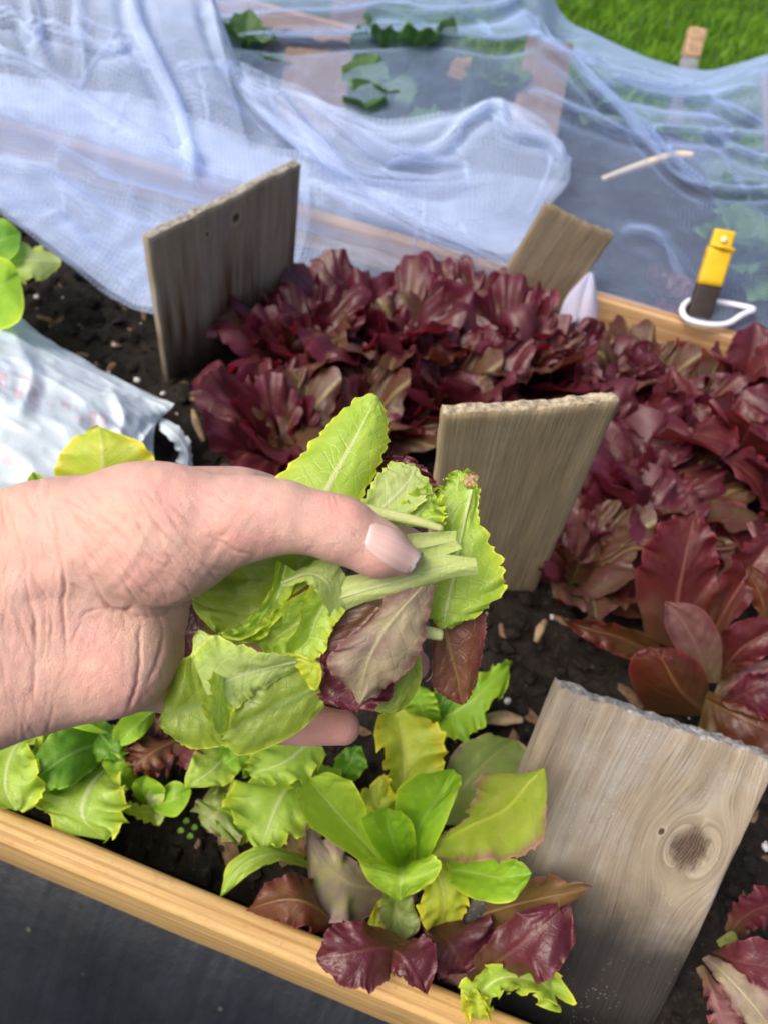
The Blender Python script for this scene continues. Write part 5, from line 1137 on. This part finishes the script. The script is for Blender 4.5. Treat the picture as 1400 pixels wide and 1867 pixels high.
for k_ in range(75): strand(rng.uniform(110, 400), rng.uniform(870, 1060), .95 + rng.normal(0, .13), rng.uniform(35, 110), rng.uniform(.00008, .00026), rng.uniform(3, 5.5), -.06 + rng.normal(0, .04))
for k_ in range(45): strand(rng.uniform(110, 310), rng.uniform(1095, 1270), 1.7 + rng.normal(0, .45), rng.uniform(25, 80), rng.uniform(.00006, .00018), rng.uniform(3, 5), rng.normal(0, .1))
for k_ in range(22): strand(rng.uniform(400, 640), rng.uniform(885, 1010), 1.2 + rng.normal(0, .3), rng.uniform(15, 40), rng.uniform(.00005, .00014), rng.uniform(3, 4), rng.normal(0, .1))
disp = np.zeros(len(Vh)); fline = np.zeros(len(Vh))
fr_ = np.where(front > .02)[0]
for poly, amp, w in fine:
    pa = np.array(poly); m_ = fr_[(hx[fr_] > pa[:, 0].min() - 12) & (hx[fr_] < pa[:, 0].max() + 12) & (hy[fr_] > pa[:, 1].min() - 12) & (hy[fr_] < pa[:, 1].max() + 12)]
    if len(m_) == 0: continue
    d_, t_, s_ = seg_dist(hx[m_], hy[m_], poly, 14); tp = np.sin(np.pi * np.clip(t_, 0, 1)); g_l = np.exp(-(d_ / (w * .62)) ** 2) * tp
    disp[m_] -= .62 * amp * (g_l - .35 * np.exp(-((d_ - 1.7 * w) / w) ** 2) * tp); fline[m_] = np.maximum(fline[m_], g_l * amp / .0004)
hx0, hy0 = hx, hy
hx = hx0 + 5 * vnoise(np.stack([hx0 / 45, hy0 / 45, 0 * hx0], -1)) + 2 * vnoise(np.stack([hx0 / 14, hy0 / 14, 0 * hx0 + 4], -1)); hy = hy0 + 5 * vnoise(np.stack([hx0 / 45, hy0 / 45, 0 * hx0 + 9], -1))
depthvar = np.clip(.75 + .8 * vnoise(np.stack([hx0 / 60, hy0 / 60, 0 * hx0 + 2], -1)), .15, 1.5)
for poly, amp, w in creases:
    w = w * .50; amp = amp * .52
    d_, t_, s_ = seg_dist(hx, hy, poly, 40); tp = smooth(t_, -.02, .15) * (1 - smooth(t_, .82, 1.02))
    disp += depthvar * tp * amp * 1.15 * (-np.exp(-(d_ / w) ** 2) + .20 * np.exp(-((d_ - 2.6 * w) / (1.7 * w)) ** 2))
# slack skin of the wrist runs in fine lengthwise pleats
wr = smooth(-hx, -150, -60)
disp += wr * .00016 * (vnoise(np.stack([hx / 14 + hy / 90, hy / 150, 0 * hx], -1)) + .6 * vnoise(np.stack([hx / 7 + hy / 40, hy / 60, 0 * hx + 3], -1)))
tendon = np.exp(-(seg_dist(hx, hy, [(-100, 1080), (0, 1075), (110, 1060)], 20)[0] / 26) ** 2) * .0009
disp += tendon
th_ = np.exp(-(((hx - 290) / 190) ** 2 + ((hy - 985) / 110) ** 2)); disp += th_ * .00025 * vnoise(np.stack([(hx + hy * .75) / 17, (hx - hy) / 120, 0 * hx + 6], -1))
disp += .00045 * fbm(np.stack([hx / 70, hy / 70, Vh[:, 2] * 60], -1), 3)
Vh = Vh + Nh * (disp * front)[:, None]
Vw = cworld(Vh)
def blob(x, y, rx, ry): return np.exp(-((hx - x) / rx) ** 2 - ((hy - y) / ry) ** 2)
blush_and_fill = np.clip(.9 * blob(440, 985, 70, 30) + .7 * blob(190, 1215, 75, 60) + .5 * blob(270, 1050, 90, 40) + .9 * blob(610, 930, 45, 30) + .6 * blob(690, 1030, 50, 30) + 1.2 * blob(600, 1330, 90, 50) + 1.2 * blob(770, 1215, 40, 50)  # the low finger's blob also paints warmth over its bluish shade
    + .35 * blob(300, 900, 160, 50) + .4 * blob(250, 1270, 60, 30) + .35 * blob(45, 1010, 30, 40), 0, 1)
pale = np.clip(.8 * blob(170, 1210, 22, 12) + .6 * blob(255, 1190, 30, 60) + .5 * blob(170, 1080, 40, 30) + .5 * blob(280, 985, 60, 25), 0, 1)
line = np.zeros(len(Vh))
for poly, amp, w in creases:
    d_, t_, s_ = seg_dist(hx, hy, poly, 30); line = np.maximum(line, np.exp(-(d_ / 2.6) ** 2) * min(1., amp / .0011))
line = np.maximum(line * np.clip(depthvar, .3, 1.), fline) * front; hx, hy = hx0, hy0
tn = NT('skin'); ob = tn.obj()
def attr(n_): nd = tn.n('ShaderNodeAttribute'); nd.attribute_name = n_; return nd.outputs['Fac']
m1 = tn.noise(ob, 70, 5, .6); m2 = tn.noise(ob, 380, 4, .6)
c = tn.mix(tn.sstep(m1, .35, .65), (.62, .405, .325), (.65, .385, .33))
c = tn.mix(tn.sstep(m2, .45, .75, 0., .45), c, (.56, .29, .24)); c = tn.mix(tn.sstep(tn.noise(ob, 45, 4, .65), .55, .72, 0., .30), c, (.52, .36, .33))
c = tn.mix(tn.sstep(tn.noise(ob, 150, 3, .5), .52, .7, 0., .22), c, (.72, .54, .44))
c = tn.mix(tn.math('MULTIPLY', attr('blush_and_fill'), .62), c, (.66, .29, .255))
c = tn.mix(tn.math('MULTIPLY', attr('pale'), .6), c, (.70, .52, .40))
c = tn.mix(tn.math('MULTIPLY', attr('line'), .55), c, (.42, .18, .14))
cell = tn.voro(tn.scale(ob, (1, 1, 1)), 1500, 'DISTANCE_TO_EDGE').outputs['Distance']; fl = tn.noise(tn.scale(ob, (1, 1, 1)), 900, 4, .7, .8)
hh = tn.math('ADD', tn.math('MULTIPLY', tn.sstep(cell, 0, .2), .8), tn.math('ADD', tn.math('MULTIPLY', fl, 1.2), m2))
skin = tn.n('ShaderNodeBsdfPrincipled'); tn.put(c, skin.inputs['Base Color']); tn.put(tn.sstep(fl, .3, .7, .44, .60), skin.inputs['Roughness'])
tn.put(tn.bump(hh, .5, .0004), skin.inputs['Normal']); skin.inputs['Subsurface Weight'].default_value = .18
skin.inputs['Subsurface Radius'].default_value = (1., .35, .2); skin.inputs['Subsurface Scale'].default_value = .002
skin.inputs['Specular IOR Level'].default_value = .38
M_SKIN = tn.done(skin.outputs[0])
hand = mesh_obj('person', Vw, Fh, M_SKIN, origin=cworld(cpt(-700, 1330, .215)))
for nm, val in (('blush_and_fill', blush_and_fill), ('pale', pale), ('line', line)):
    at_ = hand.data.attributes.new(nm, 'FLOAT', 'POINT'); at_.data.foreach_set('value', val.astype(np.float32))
tag(hand, 'bare hand and forearm from the left, thumb pressing a bunch of loose lettuce leaves', 'person')
# nails lie on the finger surface
bvh = BVHTree.FromPolygons([Vector(v) for v in Vw], [tuple(int(i) for i in q) for q in Fh])
def nail_mat():
    t = NT('fingernail'); uv = t.sep(t.uv()); ob = t.obj(); u, v = uv[0], uv[1]
    rid = t.noise(t.comb(t.math('MULTIPLY', v, 26.), t.math('MULTIPLY', u, .6), 0.), 1., 3)
    c = t.mix(t.sstep(rid, .3, .7), (.62, .40, .36), (.68, .47, .43))
    c = t.mix(t.sstep(u, .02, .24, .5, 0.), c, (.78, .66, .62))
    tip = t.sstep(t.math('ADD', u, t.math('MULTIPLY', t.math('SUBTRACT', t.noise(ob, 300, 3), .5), .10)), .83, .90)
    c = t.mix(tip, c, (.62, .56, .50)); dirt = t.math('MULTIPLY', tip, t.sstep(t.noise(ob, 500, 4), .42, .6)); c = t.mix(t.math('MULTIPLY', dirt, .85), c, (.16, .13, .10))
    s = t.pbsdf(c, .28, t.bump(rid, .15, .0004), .5); return t.done(s)
M_NAIL = nail_mat()
def nail(rows, n=16, m=18, lift=.00055, name='thumbnail', thick=.0004):
    """rows: two pixel lines (upper, lower), base to tip; cast onto the finger and raised"""
    tu = np.linspace(0, 1, n); A = cat(rows[0], tu); B = cat(rows[1], tu); P = []
    for i in range(n):
        for j in range(m):
            s = j / (m - 1); p = A[i] * (1 - s) + B[i] * s
            d_ = Vector(ray(*p)).normalized(); hit, nn_, _, _ = bvh.ray_cast(Vector((0, 0, H)), d_)
            if hit is None: hit = Vector(at_d(p[0], p[1], .197)); nn_ = -d_
            # rounded border sinks into the fold at base and sides, free edge stays proud
            e = min(1., 4 * min(s, 1 - s)); e2 = min(1., 4 * tu[i])
            P.append(np.array(hit + nn_ * (lift * (.25 + .75 * min(e, e2)) + .0007 * tu[i] ** 3)))
    P = np.array(P).reshape(n, m, 3)
    for _ in range(4): P[1:-1, 1:-1] = .5 * P[1:-1, 1:-1] + .125 * (P[:-2, 1:-1] + P[2:, 1:-1] + P[1:-1, :-2] + P[1:-1, 2:])
    idx = np.arange(n * m).reshape(n, m); Fs = np.stack([idx[:-1, :-1], idx[:-1, 1:], idx[1:, 1:], idx[1:, :-1]], -1).reshape(-1, 4)
    u, v = np.meshgrid(np.linspace(0, 1, n), np.linspace(0, 1, m), indexing='ij')
    ob = mesh_obj(name, P.reshape(-1, 3), Fs, M_NAIL, hand, uv=np.stack([u, v], -1).reshape(-1, 2))
    md = ob.modifiers.new('thickness', 'SOLIDIFY'); md.thickness = .0005; md.offset = -1
    return ob
nail([[(676, 958), (690, 954), (715, 962), (742, 976), (760, 990), (767, 1006)], [(666, 990), (670, 1003), (690, 1020), (712, 1034), (732, 1043), (748, 1042)]], name='thumbnail')
# seen edge on: the free ends of two more nails
def nail_edge(line_, d0, wd):
    P = np.array([at_d(x, y, d0) for x, y in line_]); back = R @ np.array([0, 0, -1.])
    V = np.vstack([cat(P, np.linspace(0, 1, 14)), cat(P, np.linspace(0, 1, 14)) + back * wd + nrm(P[0] - P[-1]) * .0])
    Fs = [(i, i + 1, 15 + i, 14 + i) for i in range(13)]
    ob = mesh_obj('fingernail', V, Fs, M_NAIL, hand, uv=np.tile([.6, .5], (28, 1))); md = ob.modifiers.new('thickness', 'SOLIDIFY'); md.thickness = .0004
nail_edge([(776, 1242), (784, 1235), (788, 1224), (788, 1214)], .2425, .0015)

# ------------------------------------------------------------------ the loose leaves in the hand, each a thing of its own
BG = 'picked lettuce leaves held in the hand'
def BL(label, M, L, Rr, hs, mat, **kw):
    o = leaf_px('lettuce_leaf', M, L, Rr, hs, mat, None, **{**dict(nv=56, nu=27, quilt=.00045), **kw}); return tag(o, label, 'lettuce leaf', BG)
BL('long lime leaf with saw edges and a pale rib, standing tallest above the thumb', [(550, 985), (601, 887), (640, 815), (670, 757), (688, 726)], [(496, 968), (503, 880), (560, 815), (612, 760), (664, 704)], [(640, 990), (664, 905), (698, 830), (708, 772), (694, 724)], D(.206, .212, .217, .221, .223), 'lime', teeth=.0016, tfreq=13, bulge=.002, edge=-.004, ruf=.0008, rfreq=3, nveins=10, seed=11)
BL('small light green leaf with a broad rib, right of the tall saw edged leaf', [(640, 990), (692, 932), (726, 898), (748, 872), (757, 850)], [(630, 965), (662, 912), (692, 866), (708, 846), (735, 838)], [(680, 1000), (740, 945), (776, 908), (788, 890), (780, 874)], D(.208, .213, .218, .22), 'pale', teeth=.0013, tfreq=12, ruf=.001, seed=12)
BL('dark red leaf peeping out behind the small light green leaf above the thumb', [(722, 920), (735, 870), (738, 832)], [(688, 905), (684, 850), (702, 828)], [(792, 915), (794, 884), (765, 842)], D(.222, .226, .228), 'darkred', ruf=.002, teeth=.001, seed=13)
BL('pale green leaf with jagged tip hanging at the right end of the bunch', [(862, 893), (842, 972), (824, 1057), (812, 1115), (808, 1146)], [(786, 888), (800, 955), (778, 1030), (766, 1095), (786, 1138)], [(872, 891), (874, 950), (912, 1020), (917, 1080), (850, 1146)], D(.226, .224, .220, .217, .217), 'lime', teeth=.0022, tfreq=12, ruf=.0018, rfreq=4, edge=-.002, seed=14)
BL('ragged lime leaf end with a browned tip, top right of the bunch', [(822, 935), (832, 890), (836, 858)], [(796, 925), (806, 884), (822, 856)], [(862, 935), (868, 890), (864, 868)], D(.227, .230, .232), 'lime', teeth=.003, tfreq=7, ruf=.003, rfreq=3, seed=15)
BL('dried brownish leaf scrap at the top right end of the bunch', [(846, 885), (858, 872), (870, 866)], [(844, 876), (852, 862), (868, 862)], [(850, 890), (866, 884), (872, 874)], D(.229, .230), 'withered', nv=20, nu=9, ruf=.001, quilt=.0003, seed=16)
BL('crumpled yellow green leaf just above the thumb nail', [(735, 962), (768, 930), (790, 898)], [(718, 932), (748, 902), (776, 882)], [(795, 965), (812, 945), (806, 918)], D(.213, .216, .219), 'lime', ruf=.003, rfreq=5, teeth=.001, quilt=.0009, seed=17)
BL('broad pale stalk end sticking out right of the thumb nail', [(690, 1008), (760, 1000), (830, 985)], [(695, 982), (760, 972), (832, 968)], [(690, 1045), (775, 1024), (842, 1000)], D(.207, .209, .212), 'stalk', rib=.0008, bulge=-.001, quilt=.0001, tip=False, seed=18)
o = tube('lettuce_scrap', pts([(636, 924), (700, 937), (760, 950), (806, 964)], ('d', (.2055, .2065, .2085, .211))), [.0024, .0021, .0017, .0012], LM['stalk'], n=10, flat=.7)
tag(o, 'thin white green stem lying along the top of the thumb tip', 'lettuce stem')
BL('pale wedge shaped leaf stalk below the thumb nail pointing right', [(560, 1108), (640, 1084), (735, 1056), (810, 1035), (869, 1028)], [(568, 1058), (650, 1048), (740, 1030), (800, 1012), (867, 1018)], [(590, 1135), (660, 1100), (740, 1082), (812, 1056), (871, 1046)], D(.205, .2035, .203, .2045, .206), 'stalk', rib=.0008, bulge=.001, quilt=.00015, tip=False, edge=-.0015, seed=19)
BL('deep olive leaf cupped under the ball of the thumb', [(575, 1000), (503, 1088), (455, 1130), (398, 1156)], [(500, 980), (420, 1035), (358, 1085), (346, 1118)], [(592, 1040), (512, 1108), (486, 1142), (430, 1180)], D(.2135, .214, .213, .2105), 'olive', quilt=.0011, edge=.003, edgeR=.008, ruf=.001, rfreq=3, seed=20)
BL('frilled lime leaf edge curling beside the deep olive leaf', [(522, 1030), (503, 1095), (458, 1152), (396, 1166)], [(506, 1022), (490, 1085), (438, 1140), (386, 1156)], [(545, 1045), (518, 1110), (474, 1166), (405, 1173)], D(.2085, .2095, .2095, .2085), 'lime', ruf=.002, rfreq=5, edge=.003, seed=21)
BL('green leaf in the middle of the bunch with wavy edge', [(605, 1085), (552, 1130), (502, 1162), (465, 1174)], [(560, 1075), (510, 1108), (478, 1140), (460, 1166)], [(618, 1150), (562, 1184), (520, 1198), (478, 1190)], D(.209, .210, .2105, .211), 'lime', ruf=.001, rfreq=4, edge=.005, edgeR=-.001, quilt=.0003, seed=22)
BL('folded light green leaf with a smooth face below the thumb', [(602, 1088), (576, 1130), (560, 1170), (526, 1194)], [(566, 1064), (550, 1110), (544, 1142), (508, 1182)], [(630, 1112), (604, 1150), (588, 1192), (556, 1204)], D(.204, .205, .206, .206), 'lime', edge=.005, edgeR=.001, ruf=.0008, quilt=.0003, seed=23)
BL('curled pale green flap standing up just below the thumb', [(514, 1064), (562, 1046), (596, 1062), (608, 1112)], [(512, 1060), (574, 1024), (618, 1028), (642, 1098)], [(517, 1072), (556, 1062), (578, 1080), (602, 1126)], D(.204, .201, .2, .202), 'pale', edge=-.004, edgeR=.005, ruf=.0004, quilt=.0002, tip=False, seed=24)
BL('round pale green leaf at the lower left of the bunch, against the palm', [(410, 1285), (362, 1286), (325, 1300), (292, 1318)], [(400, 1235), (366, 1203), (332, 1203), (292, 1280)], [(440, 1345), (408, 1360), (350, 1365), (300, 1342)], D(.211, .209, .208, .209), 'olive', bulge=.002, edge=-.002, ruf=.0005, seed=25)
BL('smooth bright green leaf with brown specks at the bottom of the bunch', [(582, 1252), (520, 1283), (460, 1312), (404, 1348)], [(560, 1206), (510, 1215), (445, 1262), (402, 1330)], [(592, 1288), (540, 1337), (450, 1376), (408, 1362)], D(.208, .206, .205, .206), 'olive', bulge=.0015, edge=-.002, seed=26)
BL('broad pale leaf folded over at the lower left of the bunch', [(540, 1206), (470, 1222), (420, 1240), (378, 1266)], [(534, 1196), (452, 1180), (384, 1160), (350, 1200)], [(540, 1218), (482, 1252), (452, 1274), (426, 1294)], D(.203, .202, .201, .202), 'pale', bulge=.001, edge=.004, edgeR=-.003, ruf=.0008, rfreq=3, quilt=.0003, tip=False, seed=27)
BL('pale leaf corner rising at the left of the bunch', [(420, 1200), (390, 1180), (362, 1150)], [(390, 1235), (354, 1205), (350, 1160)], [(470, 1195), (420, 1182), (368, 1146)], D(.202, .202, .2035), 'pale', ruf=.0006, seed=28)
BL('small curled yellow green flap at the lower left of the bunch', [(404, 1232), (400, 1280), (400, 1338)], [(390, 1224), (378, 1275), (370, 1322)], [(414, 1236), (416, 1278), (432, 1338)], D(.1985, .200, .200), 'lime', ruf=.0012, rfreq=2.5, edge=.006, edgeR=-.004, quilt=.0003, seed=29)
BL('narrow yellow leaf edge folded in the middle of the bunch', [(524, 1193), (562, 1214), (576, 1258)], [(526, 1188), (580, 1208), (584, 1258)], [(524, 1200), (548, 1222), (567, 1262)], D(.203, .202, .203), 'yellow', edge=.001, edgeR=-.002, nu=15, seed=30)
BL('dark maroon leaf under the mauve one, lower middle of the bunch', [(692, 1108), (640, 1170), (636, 1240), (650, 1298)], [(655, 1092), (584, 1150), (588, 1230), (566, 1286)], [(730, 1150), (705, 1200), (720, 1250), (684, 1304)], D(.2075, .207, .208, .208), 'maroon', ruf=.002, rfreq=3, teeth=.0008, seed=31)
BL('mauve grey leaf with a pale rib lying over the maroon one', [(772, 1070), (732, 1110), (693, 1160), (668, 1215), (655, 1282)], [(705, 1078), (682, 1125), (618, 1175), (598, 1215), (640, 1272)], [(795, 1062), (780, 1130), (764, 1195), (714, 1247), (672, 1284)], D(.2025, .2, .198, .199, .201), 'mauve', bulge=.001, teeth=.0007, ruf=.0012, rfreq=4, edge=-.002, seed=32)
BL('round light green leaf hanging below the mauve leaf at the fingertip', [(742, 1175), (736, 1230), (708, 1300)], [(690, 1195), (682, 1262), (672, 1302)], [(768, 1195), (766, 1245), (738, 1304)], D(.214, .214, .215), 'olive', edge=-.002, seed=33)
BL('brown red leaf hanging at the right below the pale jagged leaf', [(800, 1115), (818, 1180), (834, 1240), (842, 1284)], [(790, 1120), (787, 1200), (790, 1250), (818, 1280)], [(886, 1120), (884, 1165), (866, 1245), (850, 1286)], D(.224, .223, .223, .224), 'brownred', teeth=.0008, bulge=.001, seed=34)
BL('dark red leaf tucked in the hollow of the palm', [(375, 1150), (342, 1156), (314, 1166)], [(372, 1108), (346, 1104), (318, 1140)], [(375, 1225), (345, 1222), (312, 1190)], D(.2125, .212, .2125), 'darkred', seed=35)
o = tube('lettuce_scrap', pts([(770, 1150), (785, 1154), (804, 1158)], ('d', (.210, .211, .212))), [.0018, .002, .0019], LM['stalk'], n=10, flat=.8, seg=8)
tag(o, 'short cut white stem stub between the mauve leaf and the brown red leaf', 'lettuce stem')
